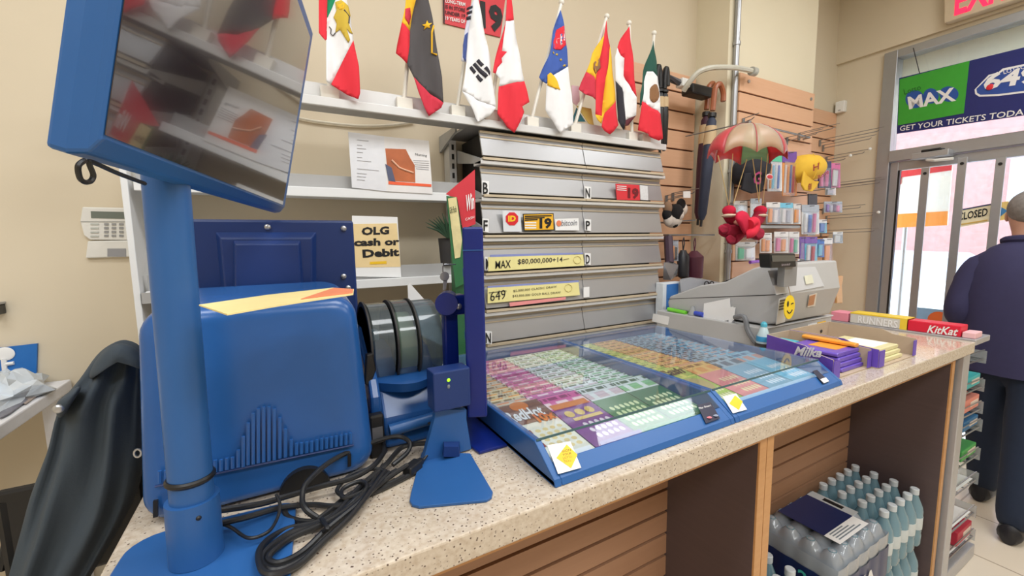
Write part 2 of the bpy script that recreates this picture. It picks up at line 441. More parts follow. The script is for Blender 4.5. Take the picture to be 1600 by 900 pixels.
quad([(1550, 318), (1576, 314), (1574, 343), (1548, 346)], cs, (.006, 0, 0)).build('sheet', mat('sticker_yellow', (236, 200, 120), .5), t)
quad([(1561, 322), (1575, 329), (1561, 340), (1551, 331)], cs, (-.004, 0, 0)).build('badge', mat('sticker_blue', (70, 130, 180), .5), t)
# lotto sign
sn = Vector((math.cos(math.radians(13.3)), -math.sin(math.radians(13.3)), 0)); sp = NP((5.0, 1.62, 2.4), sn)
t = thing('lottery_sign', 'green and navy Lotto Max and 649 sign hanging before the transom window', 'sign', sp(1500, 150))
ls = -sn*.004
M_navy = mat('navy_print', (32, 42, 112), .45); M_green = mat('lotto_green', (62, 168, 56), .45)
quad([(1401, 209), (1405, 122), (1600, 74), (1640, 64), (1632, 175), (1600, 180)], sp, sn*.015).build('board', M_navy, t)
quad([(1403, 196), (1406, 124), (1515, 95), (1506, 177)], sp, -sn*.002).build('green_panel', M_green, t)
for cx_, cy__, rx, ry in ((1430, 155, 15, 14), (1455, 150, 12, 12), (1483, 147, 15, 12)):
    quad([(cx_+rx*math.cos(a), cy__+ry*math.sin(a)) for a in [k*PI/12 for k in range(24)]], sp, -sn*.003).build('ball', mat('lotto_ball', (38, 84, 168), .4), t)
T('MAX', (1421, 171), (1497, 157), (1416, 152), sp, M_white, t, .03, ls, .1)
T('Lotto', (1414, 148), (1440, 140), (1412, 140), sp, mat('dark_green', (34, 110, 44), .5), t, 0, ls)
T('GET YOUR TICKETS TODAY', (1406, 205), (1612, 178), (1407, 197), sp, M_white, t, .01, ls)
pl = [(1523, 140), (1545, 117), (1560, 113), (1567, 107), (1640, 92), (1640, 140), (1560, 150), (1530, 151), (1524, 147)]
quad(pl, sp, -sn*.002).build('badge_edge', M_white, t)
pl2 = [(1526, 139), (1547, 119), (1562, 115), (1569, 110), (1640, 95), (1640, 137), (1560, 147), (1532, 148), (1527, 145)]
quad(pl2, sp, -sn*.003).build('badge_face', mat('lotto_blue', (44, 78, 160), .45), t)
T('649', (1537, 142), (1625, 128), (1539, 116), sp, M_white, t, .035, ls*1.3, .12)
T('LOTTO', (1569, 116), (1604, 107), (1568, 110), sp, M_white, t, .01, ls*1.3)
cc = sp(1548, 136); MB().ball(cc+ls*1.5, (.006, .022, .022)).build('red_ball', M_red, t)
MB().tube([sp(1427, 75), sp(1437, 115)], .003, 5).build('wire', M_black, t)
# exit sign
t = thing('exit_sign', 'cream exit sign with red letters above the entrance', 'sign', PX(1530, 10, 4.95))
e = XP(4.97)
quad([(1475, 36), (1475, -24), (1640, -76), (1640, -18)], e, (.09, 0, 0)).build('box', mat('exit_cream', (206, 188, 160), .5), t, bevel=.004)
T('EXIT', (1491, 25), (1584, -5), (1494, -20), e, emit('exit_red', (255, 40, 80), 1.2), t, .03, (-.003, 0, 0))
# sensor box
t = thing('sensor_box', 'small square white sensor box on the wall beside the entrance', 'sensor', PX(1313, 167, 5.07))
c = PX(1313, 167, 5.06); MB().box(5.045, 5.1, c.y-.04, c.y+.04, c.z-.055, c.z+.055).build('case', M_whitepl, t, bevel=.005)
MB().box(5.042, 5.046, c.y-.01, c.y+.01, c.z-.04, c.z-.03).build('lens', M_alu, t)

# ================================================================ slat walls
def slats(x0, x1, y, z0, z1, pitch=.14, th=.02):
    mb = MB().box(x0, x1, y-.006, y, z0, z1); mb.mat(1)
    z = z1
    while z > z0+.02:
        mb.box(x0, x1, y-th, y-.006, max(z-pitch+.012, z0), z); z -= pitch
    return mb
def slat_wall(name, label, x0, x1, y, z0, z1, **k):
    t = thing(name, label, 'slatwall', ((x0+x1)/2, y, z0))
    mb = slats(x0, x1, y, z0, z1, **k); mb.m = [1-i for i in mb.m]
    mb.m = [0 if i == 1 else 1 for i in mb.m]
    mb2 = slats(x0, x1, y, z0, z1, **k)
    mb2.build('slat_panel', [M_groove, M_slat], t, bevel=.0015)
    return t
t = slat_wall('slatwall', 'maple slatwall panel on the wide cream pilaster', 3.06, PX1-.02, PYF-.002, .3, 2.765)
for sx in (3.16, PX1-.08):
    MB().cyl((sx, PYF-.03, 2.715), (sx, PYF-.018, 2.715), .012).build('screw', M_alu, t)
slat_wall('slatwall', 'maple slatwall panel in the corner by the entrance', PX1+.02, XR-.002, YB-.002, .3, 2.80)
slat_wall('slatwall', 'maple slatwall panel behind the hanging umbrellas', 2.2, 2.92, YB-.002, .3, 2.79)
t = thing('conduit_pipe', 'grey metal conduit pipe running up the pilaster edge', 'pipe', (3.0, PYF-.03, ZF))
MB().cyl((3.0, PYF-.024, ZF), (3.0, PYF-.024, CEIL-.005), .02, n=14).build('pipe', M_alu, t, True)
for z in (1.45, 2.05, 2.95):
    MB().cyl((3.0, PYF-.024, z-.012), (3.0, PYF-.024, z+.012), .026, n=14).build('coupling', M_alu, t, True)

# ================================================================ counter
ZC = 1.02; CY0 = .667; CX0, CX1 = -.292, 2.985
o = MB().box(CX0, CX1, CY0, 1.80, .964, ZC).build('countertop', M_granite, bevel=.003)
tag(o, 'speckled beige granite countertop running the length of the shop counter', 'countertop')
def counter_unit(label, x0, x1, yb, slat0):
    t = thing('counter_cabinet', label, 'cabinet', ((x0+x1)/2, .9, ZF))
    ze = .9635
    for x in (x0, x1-.035):
        s_ = MB().box(x, x+.035, .70, 1.55, ZF, ze).build('side_panel', M_darkwood, t)
        MB().box(x, x+.035, .694, .70, ZF, ze).build('edge_band', M_oak, s_)
    MB().box(x0+.035, x1-.035, .694, .74, ze-.026, ze).build('top_rail', M_oak, t)
    MB().box(x0+.035, x1-.035, .70, yb, ZF, -.305).build('base_deck', M_darkwood, t)
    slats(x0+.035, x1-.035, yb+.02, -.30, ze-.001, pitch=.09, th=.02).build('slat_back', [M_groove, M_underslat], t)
    MB().box(x0+.035, x1-.035, yb+.02, 1.55, -.30, ze-.001).build('rear_box', M_darkwood, t)
    return t
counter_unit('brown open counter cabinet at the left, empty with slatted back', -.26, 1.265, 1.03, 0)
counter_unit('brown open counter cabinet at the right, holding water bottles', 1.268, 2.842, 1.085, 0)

# ================================================================ cigarette cabinet and wall shelves
CF = 1.9
cab = thing('cigarette_cabinet', 'grey metal cigarette cabinet with six rows of flip covers', 'cabinet', (1.52, 2.1, ZF))
MB().box(.94, 2.13, 1.98, 2.26, ZF, 2.098).build('carcass', M_dark, cab)
for x in (.86, 2.15):
    up = MB().box(x-.02, x+.02, 2.2, 2.28, ZF, 2.10).build('upright', M_steel, cab)
    mb = MB()
    for k in range(18):
        z = 1.2+k*.05; mb.box(x-.006, x+.006, 2.196, 2.2005, z, z+.028)
    mb.build('slots', M_black, up)
rows = [(2.095, 1.950), (1.925, 1.772), (1.752, 1.573), (1.550, 1.384), (1.362, 1.195), (1.172, 1.018)]
XSP = 1.527
for (zt, zb) in rows:
    MB().box(.885, 2.165, 1.893, 1.985, zb-.021, zb-.003).build('rail', M_steel, cab, bevel=.002)
    for (a, b) in ((.895, XSP-.002), (XSP+.002, 2.15)):
        mb = MB(); th = .012
        mb.add([(a, 1.93, zt), (b, 1.93, zt), (b, 1.895, zb+.02), (a, 1.895, zb+.02), (a, 1.93+th, zt), (b, 1.93+th, zt), (b, 1.895+th, zb+.02), (a, 1.895+th, zb+.02)],
               [(0, 1, 2, 3), (7, 6, 5, 4), (0, 4, 5, 1), (1, 5, 6, 2), (2, 6, 7, 3), (3, 7, 4, 0)])
        c = mb.build('cover', M_cover, cab, bevel=.002)
        m2 = MB().box(a, b, 1.887, 1.91, zb, zb+.012); m2.box(a, b, 1.917, 1.931, zt-.036, zt-.030).box(a, b, 1.922, 1.932, zt-.012, zt-.001)
        m2.build('beige_edge', M_beige, c)
MB().box(.9, 2.14, 1.93, 1.98, .6, .995).build('base_front', M_dark, cab)
# slanted brackets visible at the left end
for zt in (2.07, 1.9, 1.74):
    MB().prism([(.885, 1.9, zt-.14), (.885, 1.9, zt-.115), (.885, 2.2, zt-.02), (.885, 2.2, zt-.09)], (.012, 0, 0)).build('bracket', M_shelfg, cab)
cvp = YP(1.892)
def cover_letter(s, px):
    x0, y0, x1, y1 = px
    q = quad([(x0-1.5, y0-3), (x1+1.5, y0-2), (x1+1.5, y1+2), (x0-1.5, y1+1)], YP(1.889), (0, .004, 0)).build('letter_sticker', M_white, cab)
    T(s, (x0, y1), (x1, y1), (x0, y0), YP(1.886), M_ink, q, .02)
for s, px in [('B', (754.5, 285, 762.5, 303)), ('N', (915, 294, 922, 309)), ('F', (755.5, 344, 762, 361)), ('P', (915.5, 345, 922, 359)), ('D', (915.5, 398, 921.5, 412)),
              ('M', (759, 404, 767, 421)), ('N', (759, 520, 767, 536))]:
    cover_letter(s, px)
quad([(912, 449), (921, 448), (921, 464), (912, 465)], YP(1.889), (0, .004, 0)).build('letter_sticker', M_white, cab)
# top flag shelf and left bay
t = thing('flag_shelf', 'long steel top shelf carrying the row of flags', 'shelf', (.8, 2.1, 2.1))
MB().box(-.55, .86, 1.9, 2.05, 2.122, 2.135).box(.8605, 2.165, 1.9, 2.29, 2.122, 2.135).build('shelf_board', M_shelfg, t)
for x in (-.54, .82): MB().prism([(x, 1.95, 2.1355), (x, 2.298, 2.1355), (x, 2.298, 2.05), (x, 2.06, 2.11), (x, 2.055, 2.1355)], (.012, 0, 0)).build('shelf_bracket', M_shelfg, t)
MB().box(-.55, 2.165, 1.89, 1.905, 2.104, 2.14).build('front_lip', M_steel, t, bevel=.002)
MB().box(-.55, 2.165, 1.94, 1.946, 2.138, 2.145).build('slot', M_black, t)
MB().box(-.55, 2.165, 1.935, 1.945, 2.146, 2.205).build('rear_fence', M_steel, t)
def wall_shelf(label, z, fence=True):
    t = thing('wall_shelf', label, 'shelf', (.15, 2.1, z-.03))
    MB().box(-.44, .84, 2.0, 2.29, z-.016, z).build('shelf_board', M_shelfw, t)
    MB().box(-.44, .84, 1.988, 2.002, z-.036, z+.004).build('front_lip', M_shelfw, t, bevel=.002)
    MB().box(-.44, .84, 2.03, 2.036, z+.0005, z+.062).build('fence', M_shelfg, t)
wall_shelf('upper white wall shelf holding the open magazine', 1.79)
wall_shelf('lower white wall shelf behind the OLG sign', 1.385)
t = thing('shelf_end_panel', 'tall white end panel at the left of the wall shelves', 'panel', (-.46, 2.1, 1.17))
MB().box(-.475, -.455, 1.99, 2.295, 1.17, 1.85).build('panel', M_shelfw, t, bevel=.002)
MB().box(-.452, -.40, 1.985, 2.0, 1.345, 1.385).build('end_clip', M_shelfg, t)
# ================================================================ lottery equipment on the counter
M_blue = mat('blue_plastic', (40, 92, 160), 0.24, var=0.03, bump=0.03, bscale=900)
M_blue2 = mat('blue_paint', (44, 96, 160), 0.36, var=0.02)
M_navyp = mat('navy_plastic', (22, 52, 112), 0.42, var=0.03)
M_royal = mat('royal_blue', (14, 36, 118), 0.3, var=0.02)
M_screw = mat('screw_metal', (190, 192, 196), 0.3, 0.8)
def rrect(cx, cz, w, h, r, n=5):
    out = []
    for (sx, sz, a0) in ((1, 1, 0), (-1, 1, 90), (-1, -1, 180), (1, -1, 270)):
        for k in range(n+1):
            a = math.radians(a0+90*k/n); out.append((cx+sx*(w/2-r)+r*math.cos(a), cz+sz*(h/2-r)+r*math.sin(a)))
    return out
# ---- customer display on its pole
dv = Vector((math.sin(math.radians(11.8)), math.cos(math.radians(11.8)), 0))
uv_ = Vector((.197, -.092, .976)); uv_ = (uv_-dv*uv_.dot(dv)).normalized(); nv_ = dv.cross(uv_).normalized()
A0 = PY(290, 263, .80)
mp_ = NP(A0, nv_)
BL = mp_(147, 207); BR = mp_(438, 326)
base = BL; wv = (BR-BL).length
t = thing('customer_display', 'large blue-framed screen on a blue pole at the left end of the counter', 'screen', (-.157, .83, 1.02))
def mpt(a, b, c): return BL+dv*a+uv_*b+nv_*c
H_ = wv*9/16+.02
def mring(a0, a1, b0, b1, c): return [mpt(a0, b0, c), mpt(a1, b0, c), mpt(a1, b1, c), mpt(a0, b1, c)]
e_ = .012
rings = [mring(-.012, wv+.008, -.025, H_+.02, -.03), mring(-.012, wv+.01, -.027, H_+.02, -.014), mring(-.004, wv+.012, -.022, H_+.018, -.001), mring(-.001, wv+.011, -.004, H_+.014, .0085)]
MB().loft(rings).build('housing', M_blue2, t, bevel=.003)
MB().loft([mring(0, wv-.022, 0, H_-.012, .0087), mring(0, wv-.022, 0, H_-.012, .0095)]).build('screen_panel', mat('screen_glass', (44, 38, 44), .12, var=.02, coat=.8, spec=.9), t)
MB().loft([mring(.02, wv-.1, .02, H_-.04, -.03), mring(.1, wv-.2, .08, H_-.12, -.095)]).build('back_cover', M_blue2, t, bevel=.006)
pb = PZ(304, 884, 1.03); ptop = PY(262, 296, pb.y+.03)+Vector((0, 0, .06))
pb = Vector((pb.x, pb.y+.025, 1.03))
MB().cyl(pb, ptop, .031, .030, 28).build('pole', M_blue2, t, True)
ax_ = (ptop-pb).normalized()
cl = MB().cyl(pb, pb+ax_*.105, .0385, .0375, 28).build('collar', M_blue2, t, True)
MB().ball(pb+ax_*.085+Vector((.012, -.035, 0)), .004).build('set_screw', M_black, cl)
MB().lathe(pb+ax_*.135, [(.0325, 0), (.035, .003), (.035, .007), (.0325, .01)], 28, ax_).build('cable_tie', M_black, t, True)
pl_ = []
for cx_, cy__, r, a0 in ((-.035, .945, .04, 0), (-.24, .945, .055, 90)):
    for k in range(6):
        a = math.radians(a0+18*k); pl_.append((cx_-r*0+r*math.cos(a)*(1), cy__+r*math.sin(a), 1.0205))
pl_ += [(-.295, .70, 1.0205), (-.005, .70, 1.0205)]
pl_ = [(-.035+.03*math.cos(math.radians(18*k)), .90+.03*math.sin(math.radians(18*k)), 1.0205) for k in range(6)]+[(-.22+.05*math.cos(math.radians(90+18*k)), .895+.05*math.sin(math.radians(90+18*k)), 1.0205) for k in range(6)]+[(-.285, .70, 1.0205), (-.02, .70, 1.0205)]
MB().prism(pl_, (0, 0, .009)).build('base_plate', M_blue2, t, bevel=.002)
hk = [mp_(x, y)-nv_*.004 for x, y in [(140, 252), (130, 262), (134, 282), (146, 286), (153, 276), (147, 258), (152, 255), (190, 272), (232, 288)]]
MB().tube(smooth_path(hk), .0026, 7).build('power_cable', M_black, t, True)

# ---- terminal: rounded blue housing with embossed ribs
t = thing('lottery_terminal', 'large rounded blue lottery terminal seen from its ribbed back', 'terminal', (-.05, 1.15, ZC))
def trect(y, ins, zt=1.432):
    b = 1.0215+ins*.6
    pts = []
    for x, z in rrect(0, 0, 2, 2, .24, 6):
        zz = b+(zt-ins-b)*(z+1)/2
        k = (z+1)/2
        hw = (.216-ins)*(1-k)+(.196-ins)*k
        pts.append(Vector((-.048+x*hw, y+.035*k, zz)))
    return pts
rings = [trect(.975+.036*(1-math.cos(k*PI/14)), .036*(1-math.sin(k*PI/14))) for k in range(8)]+[ trect(1.18, 0, 1.45), trect(1.31, .002, 1.445), trect(1.335, .03, 1.42)]
MB().loft(rings).build('housing', M_blue, t, True, angle=60)
def c3(x, y): return (x/2.646, 560+y/2.646)
def fr(x, y, off=0):
    # front face leans back slightly: solve the plane through (y=.978 at z=1.02)
    n = Vector((0, -1, .085)).normalized(); return PN(x, y, Vector((0, .968-off, 1.03)), n)
ribs = [(660, 465, 515), (687, 462, 505), (868, 425, 475), (890, 420, 470), (914, 418, 465), (938, 412, 460), (962, 408, 455), (985, 378, 450), (1006, 322, 448), (1026, 266, 440), (1047, 226, 437), (1068, 208, 432), (1090, 200, 428), (1112, 200, 424), (1134, 208, 420), (1157, 243, 412), (1180, 290, 408), (1204, 335, 402), (1226, 350, 398), (1246, 348, 394), (1268, 345, 390), (1288, 342, 386), (1310, 335, 380), (1330, 330, 376), (1350, 328, 372), (1370, 324, 368), (1390, 320, 364), (1410, 316, 360), (1430, 312, 356), (1450, 308, 352)]
for x, ya, yb in ribs:
    a = fr(*c3(x, ya), .003); b = fr(*c3(x, yb), .003)
    MB().tube([a, b], .0035, 6).build('rib', M_blue, t, True)
MB().tube([fr(*c3(640, 530), .002), fr(*c3(700, 518), .002), fr(*c3(860, 483), .002), fr(*c3(1462, 358), .002)], .0022, 6).build('seam', M_navyp, t, True)
for a, b in (((632, 592), (652, 660)), ((1438, 400), (1452, 450))):
    q = [fr(*c3(x, y), .004) for x, y in ((a[0], a[1]), (b[0], a[1]-4), (b[0], b[1]-4), (a[0], b[1]))]
    MB().prism(q, (0, .006, 0)).build('latch_slot', M_black, t)
MB().prism([(.015+.05*math.cos(a), .962, 1.022+.05*math.sin(a)) for a in [k*PI/14 for k in range(15)]], (0, .03, 0)).build('cable_opening', M_black, t)
# paper lying on the terminal
o = MB()
pp = ZP(1.462)
pxs = [(311, 478), (355, 493), (440, 478), (552, 461), (553, 453), (520, 451), (420, 462)]
o.prism([pp(x, y)+Vector((0, 0, .0)) for x, y in pxs], (0, 0, .002))
o = o.build('paper_slip', mat('yellow_paper', (244, 226, 160), .7), None); tag(o, 'long pale yellow paper slip lying on top of the blue terminal', 'paper')
MB().prism([pp(x, y)+Vector((0, 0, .0022)) for x, y in [(470, 470), (551, 460), (552, 454), (522, 452)]], (0, 0, .001)).build('orange_end', mat('orange_paper', (236, 140, 100), .7), o)

# ---- clerk monitor behind the terminal
t = thing('clerk_monitor', 'dark blue back of a monitor standing behind the terminal', 'monitor', (0, 1.45, 1.2))
mY = YP(1.44)
a = mY(296, 342); b = mY(552, 344); c = mY(552, 470)
MB().box(a.x, b.x, 1.44, 1.475, 1.24, a.z).build('back_panel', M_navyp, t, bevel=.006)
MB().box(-.08, .08, 1.45, 1.5, 1.0205, 1.26).build('stand', M_navyp, t, bevel=.004)
def boss(outer, inner, y0, y1, name):
    MB().loft([[PY(x, y, y0) for x, y in outer], [PY(x, y, y1) for x, y in inner]]).build(name, M_navyp, t, bevel=.003)
boss([(336, 362), (495, 362), (495, 476), (348, 478)], [(344, 372), (487, 372), (487, 474), (354, 476)], 1.44, 1.41, 'rear_housing')
boss([(364, 375), (470, 375), (476, 462), (364, 470)], [(367, 381), (467, 381), (470, 450), (368, 462)], 1.41, 1.385, 'hinge_cover')
for x, y in ((418, 355), (537, 357), (537, 432), (544, 450)):
    p = PY(x, y, 1.437); MB().ball(p, (.009, .005, .009)).build('screw', M_screw, t, True)

# ---- ticket printer with smoked drum
t = thing('ticket_printer', 'blue ticket printer with a smoked clear drum over a paper roll', 'printer', (.3, 1.2, ZC))
M_smoke = clear('smoked_plastic', (164, 180, 188), .80, .08)
ctr = Vector((0, 1.235, 1.262))
for i, (xa, xb, r) in enumerate([(.198, .262, .118), (.266, .322, .122), (.326, .398, .118)]):
    prof = [(0.0, 0), (r*.92, 0), (r, .006), (r, xb-xa-.006), (r*.92, xb-xa), (0.0, xb-xa)]
    MB().lathe((xa, ctr.y, ctr.z), prof, 36, (1, 0, 0)).build('drum_cover', M_smoke, t, True, angle=50)
for x in (.264, .324, .195):
    MB().lathe((x-.002, ctr.y, ctr.z), [(.112, 0), (.125, 0), (.125, .005), (.112, .005), (.112, 0)], 36, (1, 0, 0)).build('drum_rim', M_dark, t, True)
MB().lathe((.27, ctr.y, ctr.z-.01), [(.0, 0), (.095, 0), (.095, .055), (.0, .055)], 30, (1, 0, 0)).build('paper_roll', mat('paper_roll_yellow', (222, 220, 168), .7), t, True)
side = [(1.06, 1.0215), (1.40, 1.0215), (1.40, 1.20), (1.30, 1.26), (1.21, 1.25), (1.13, 1.18), (1.075, 1.10)]
MB().prism([(.205, y, z) for y, z in side], (.168, 0, 0)).build('body', M_blue, t, bevel=.008, seg=3)
ck = [(1.075, 1.06), (1.075, 1.16), (1.10, 1.20), (1.26, 1.31), (1.32, 1.31), (1.32, 1.06)]
MB().prism([(.178, y, z) for y, z in ck], (.026, 0, 0)).build('cheek', M_blue, t, bevel=.005)
MB().loft([[Vector((x, 1.12-.05*math.sin(PI*(x-.206)/.16)-k, z)) for x in [.206+.016*i for i in range(11)]]+[Vector((x, 1.16, z)) for x in (.366, .206)] for k, z in ((0, 1.16), (.01, 1.185), (0, 1.19))]).build('exit_tray', M_blue, t, True)
MB().cyl((.215, 1.05, 1.075), (.36, 1.05, 1.085), .016, n=14).build('front_roller', M_blue2, t, True)
MB().box(.198, .225, 1.17, 1.21, 1.285, 1.312).build('latch', mat('latch_grey', (170, 176, 182), .4), t, bevel=.002)
MB().prism([PY(x, y, 1.10) for x, y in ((573, 555), (583, 552), (588, 578), (578, 605), (570, 600))], (0, .02, 0)).build('lever', M_black, t, bevel=.002)
o = MB().box(.165, .2, 1.03, 1.058, 1.0215, 1.13).build('power_adapter', M_black, bevel=.004); tag(o, 'upright black power adapter between the terminal and the printer', 'power adapter')
MB().box(.17, .195, 1.0285, 1.03, 1.06, 1.10).build('label_plate', mat('grey_label', (96, 96, 100), .5), o)
# paper standing behind the printer
o = quad([(637, 446), (640, 442), (672, 478), (700, 545), (640, 515)], YP(1.62), (0, .004, 0)).build('paper_sheet', M_white); tag(o, 'white sheet of paper standing behind the smoked printer drum', 'paper')
ORGp = o

# ---- edge-on screen on a hinged arm
t = thing('ticket_screen', 'slim royal blue screen seen edge-on on a hinged arm beside the printer', 'screen', (.42, 1.08, ZC))
ed = Vector((math.sin(math.radians(24.2)), math.cos(math.radians(24.2)), 0)); en = Vector((ed.y, -ed.x, 0))
p0 = PY(730, 640, .95); z0, z1 = 1.106, 1.587
wd_ = (PY(761, 640, .95)-p0).dot(en)
q0 = Vector((p0.x, p0.y, z0))
MB().obox(q0, en*wd_, ed*.30, Vector((0, 0, z1-z0))).build('housing', M_royal, t, bevel=.004)
MB().obox(q0+Vector((0, 0, .424))-ed*.002, en*wd_, ed*.001, Vector((0, 0, .002))).build('seam', M_blue2, t)
for z in (.05, .2, .36): MB().obox(q0-en*.002+ed*.02+Vector((0, 0, z)), en*.002, ed*.02, Vector((0, 0, .02))).build('clip', M_blue2, t)
hc = PY(700, 473, 1.06)
MB().cyl(hc+Vector((-.012, -.02, 0)), hc+Vector((.012, .03, 0)), .03, n=24).build('hinge', M_royal, t, True)
MB().box(hc.x-.02, hc.x+.05, hc.y-.012, hc.y+.03, hc.z-.035, hc.z+.02).build('hinge_plate', M_royal, t, bevel=.005)
for x, y in ((700, 478), (717, 479)):
    MB().ball(PY(x, y, hc.y-.014), (.009, .006, .009)).build('hinge_bolt', M_screw, t, True)
MB().box(hc.x-.012, hc.x+.028, hc.y+.0, hc.y+.028, 1.022, hc.z-.03).build('arm_post', M_royal, t, bevel=.004)
MB().prism([(.404, .915, 1.0205), (.484, .915, 1.0205), (.484, 1.2, 1.0205), (.394, 1.2, 1.0205), (.394, 1.0, 1.0205)], (0, 0, .008)).build('base_plate', M_royal, t, bevel=.002)
# keys
t = thing('key_ring', 'small metal key hanging from the edge-on blue screen', 'key', PY(697, 440, 1.1))
kp = YP(1.04)
MB().tube([kp(694, 413), kp(692, 416), kp(692, 425)], .0015, 5).build('hook', M_chrome, t)
MB().tube([kp(694, 413), kp(712, 413)], .0015, 5).build('wire', M_chrome, t)
c = kp(695, 432); MB().cyl(c, c+Vector((0, .003, 0)), .0125, n=16).build('key_head', M_screw, t)
MB().prism([kp(693, 438), kp(699, 438), kp(697, 452), kp(692, 454)], (0, .002, 0)).build('key_blade', M_screw, t)

# ---- ticket checker stand
t = thing('ticket_checker', 'small blue ticket checker stand with a green light near the counter edge', 'ticket checker', (.3, .85, ZC))
zp = ZP(1.0265)
foot = [(640, 782), (644, 788), (655, 791), (760, 781), (768, 776), (770, 768), (735, 708), (659, 706), (642, 770)]
f3 = [Vector((zp(x, y).x, zp(x, y).y, 1.0205)) for x, y in foot]
MB().prism(f3, (0, 0, .006)).build('foot', M_blue2, t, bevel=.001)
ya = .945
def cp(x, y): return PY(x, y, ya)
col = [cp(680, 640), cp(729, 640), cp(729, 655), cp(737, 712), cp(660, 712), cp(679, 655)]
for p in col[3:5]: p.z = 1.024
MB().prism(col, (0, .018, 0)).build('column', M_blue2, t, bevel=.001)
a, b = cp(674, 641), cp(729, 570)
MB().box(a.x, b.x, ya-.022, ya+.03, a.z, b.z).build('head', M_navyp, t, bevel=.003)
p = PY(701, 594, ya-.023); MB().ball(p, (.0042, .002, .0042)).build('green_light', emit('green_led', (150, 235, 30), 1.5), t)
p = PY(701, 604, ya-.023); MB().ball(p, (.004, .002, .005)).build('button', mat('button_grey', (120, 130, 140), .3), t)
MB().loft([[PY(x, y, ya-.001) for x, y in ((693, 690), (718, 690), (720, 710), (691, 710))], [PY(x, y, ya-.022) for x, y in ((694, 698), (716, 698), (718, 714), (693, 714))]]).build('bracket', M_navyp, t)

# ---- cords
M_cord = mat('cord_rubber', (30, 31, 34), .42)
def cord(label, pts, r=.005, zoff=0, group=None):
    P = []
    for x, y, z in pts:
        q = PZ(x, y, 1.0215+r+z+(.009 if x < 446 else 0)); P.append(q)
    o = MB().tube(smooth_path(P, 7), r, 8).build('cable', M_cord, None, True); tag(o, label, 'cord', group); return o
def c5(x, y): return (400+x/3.4625, 640+y/3.4625)
def cc5(L): return [c5(x, y)+(z,) for x, y, z in L]
o = cord('thick black cord bundle coiled in a long loop at the counter edge',
     cc5([(960, 180, .03), (800, 200, .02), (700, 300, .015), (560, 420, .01), (400, 590, .008), (200, 660, .004), (60, 760, .0), (30, 830, 0), (110, 870, 0), (260, 800, .0), (370, 680, .004), (480, 540, .01), (620, 420, .012), (760, 330, .012)]), .006)
cord('black cord forming the inner turn of the coiled bundle', cc5([(820, 300, .02), (700, 380, .014), (520, 520, .012), (380, 610, .012), (200, 690, .008), (90, 770, .005), (70, 815, .004), (130, 830, .004), (250, 770, .006), (390, 640, .012), (560, 500, .016), (720, 340, .018)]), .0055)
cord('black cord forming the outer turn of the coiled bundle', cc5([(860, 340, 0), (700, 420, .0), (520, 500, .0), (360, 600, .0), (160, 650, .0), (30, 740, .004), (25, 850, .008), (90, 890, .008), (230, 840, .006), (360, 720, .01), (500, 590, .014), (590, 480, .018), (700, 330, .022)]), .0055)
cord('black cord arching high over the bundle beside the terminal', cc5([(330, 585, .004), (270, 540, .02), (250, 480, .03), (280, 390, .045), (420, 270, .05), (620, 180, .05), (760, 145, .045), (830, 175, .035), (820, 230, .02), (740, 300, .01)]), .0055)
cord('black cord running from the terminal opening across the counter', cc5([(-300, 560, .012), (0, 515, .012), (180, 465, .014), (350, 415, .018), (520, 370, .02), (640, 300, .022), (700, 220, .02)]), .006)
cord('black cord lying beside the blue base plate towards the bundle', cc5([(-300, 640, .012), (-60, 585, .012), (140, 530, .004), (300, 515, .004), (440, 520, .004), (560, 470, .006), (640, 380, .01), (690, 300, .014)]), .0055)
cord('thin black cord dropping from the terminal onto the blue base plate', cc5([(110, 460, .03), (130, 520, .02), (110, 600, .01), (60, 665, .01), (-40, 695, .01), (-130, 640, .01), (-180, 620, .01)]), .003)
cord('black cord looping behind the ticket checker', cc5([(780, 140, .02), (840, 85, .05), (900, 65, .055), (960, 90, .05), (965, 170, .035), (930, 240, .015), (890, 290, .006)]), .0035)
cord('black cord tangled in a small knot beside the plug', cc5([(470, 470, .012), (440, 430, .014), (520, 350, .016), (640, 320, .018), (700, 350, .014), (600, 430, .016), (480, 480, .016), (470, 430, .018), (560, 390, .02), (600, 420, .02), (520, 520, .012)]), .0045)
cord('black cord crossing under the tangle to the plug', cc5([(150, 530, .0), (180, 585, .0), (300, 605, .0), (380, 560, .002), (520, 450, .004), (640, 420, .004), (720, 400, .004), (800, 360, .004)]), .005)
o = cord('grey cord end lying along the edge of the tangle', cc5([(640, 300, .02), (690, 230, .024), (690, 170, .028), (700, 150, .026)]), .005)
t = thing('plug', 'black power plug lying beside the ticket checker foot', 'plug', PZ(645, 735, 1.0215))
a = PZ(*c5(880, 285), 1.035); b = PZ(*c5(810, 340), 1.035)
dx = (b-a).normalized(); dn = Vector((-dx.y, dx.x, 0))
MB().obox(a-dn*.013-Vector((0, 0, .0125)), dx*.045, dn*.026, Vector((0, 0, .022))).build('body', M_cord, t, bevel=.003)
MB().obox(a-dx*.012-dn*.007-Vector((0, 0, .008)), dx*.012, dn*.014, Vector((0, 0, .014))).build('strain_relief', M_cord, t, bevel=.002)
cord('twisted tie around the coiled cord bundle', [c5(355, 590)+(.022,), c5(385, 640)+(.024,), c5(365, 660)+(.015,)], .004)

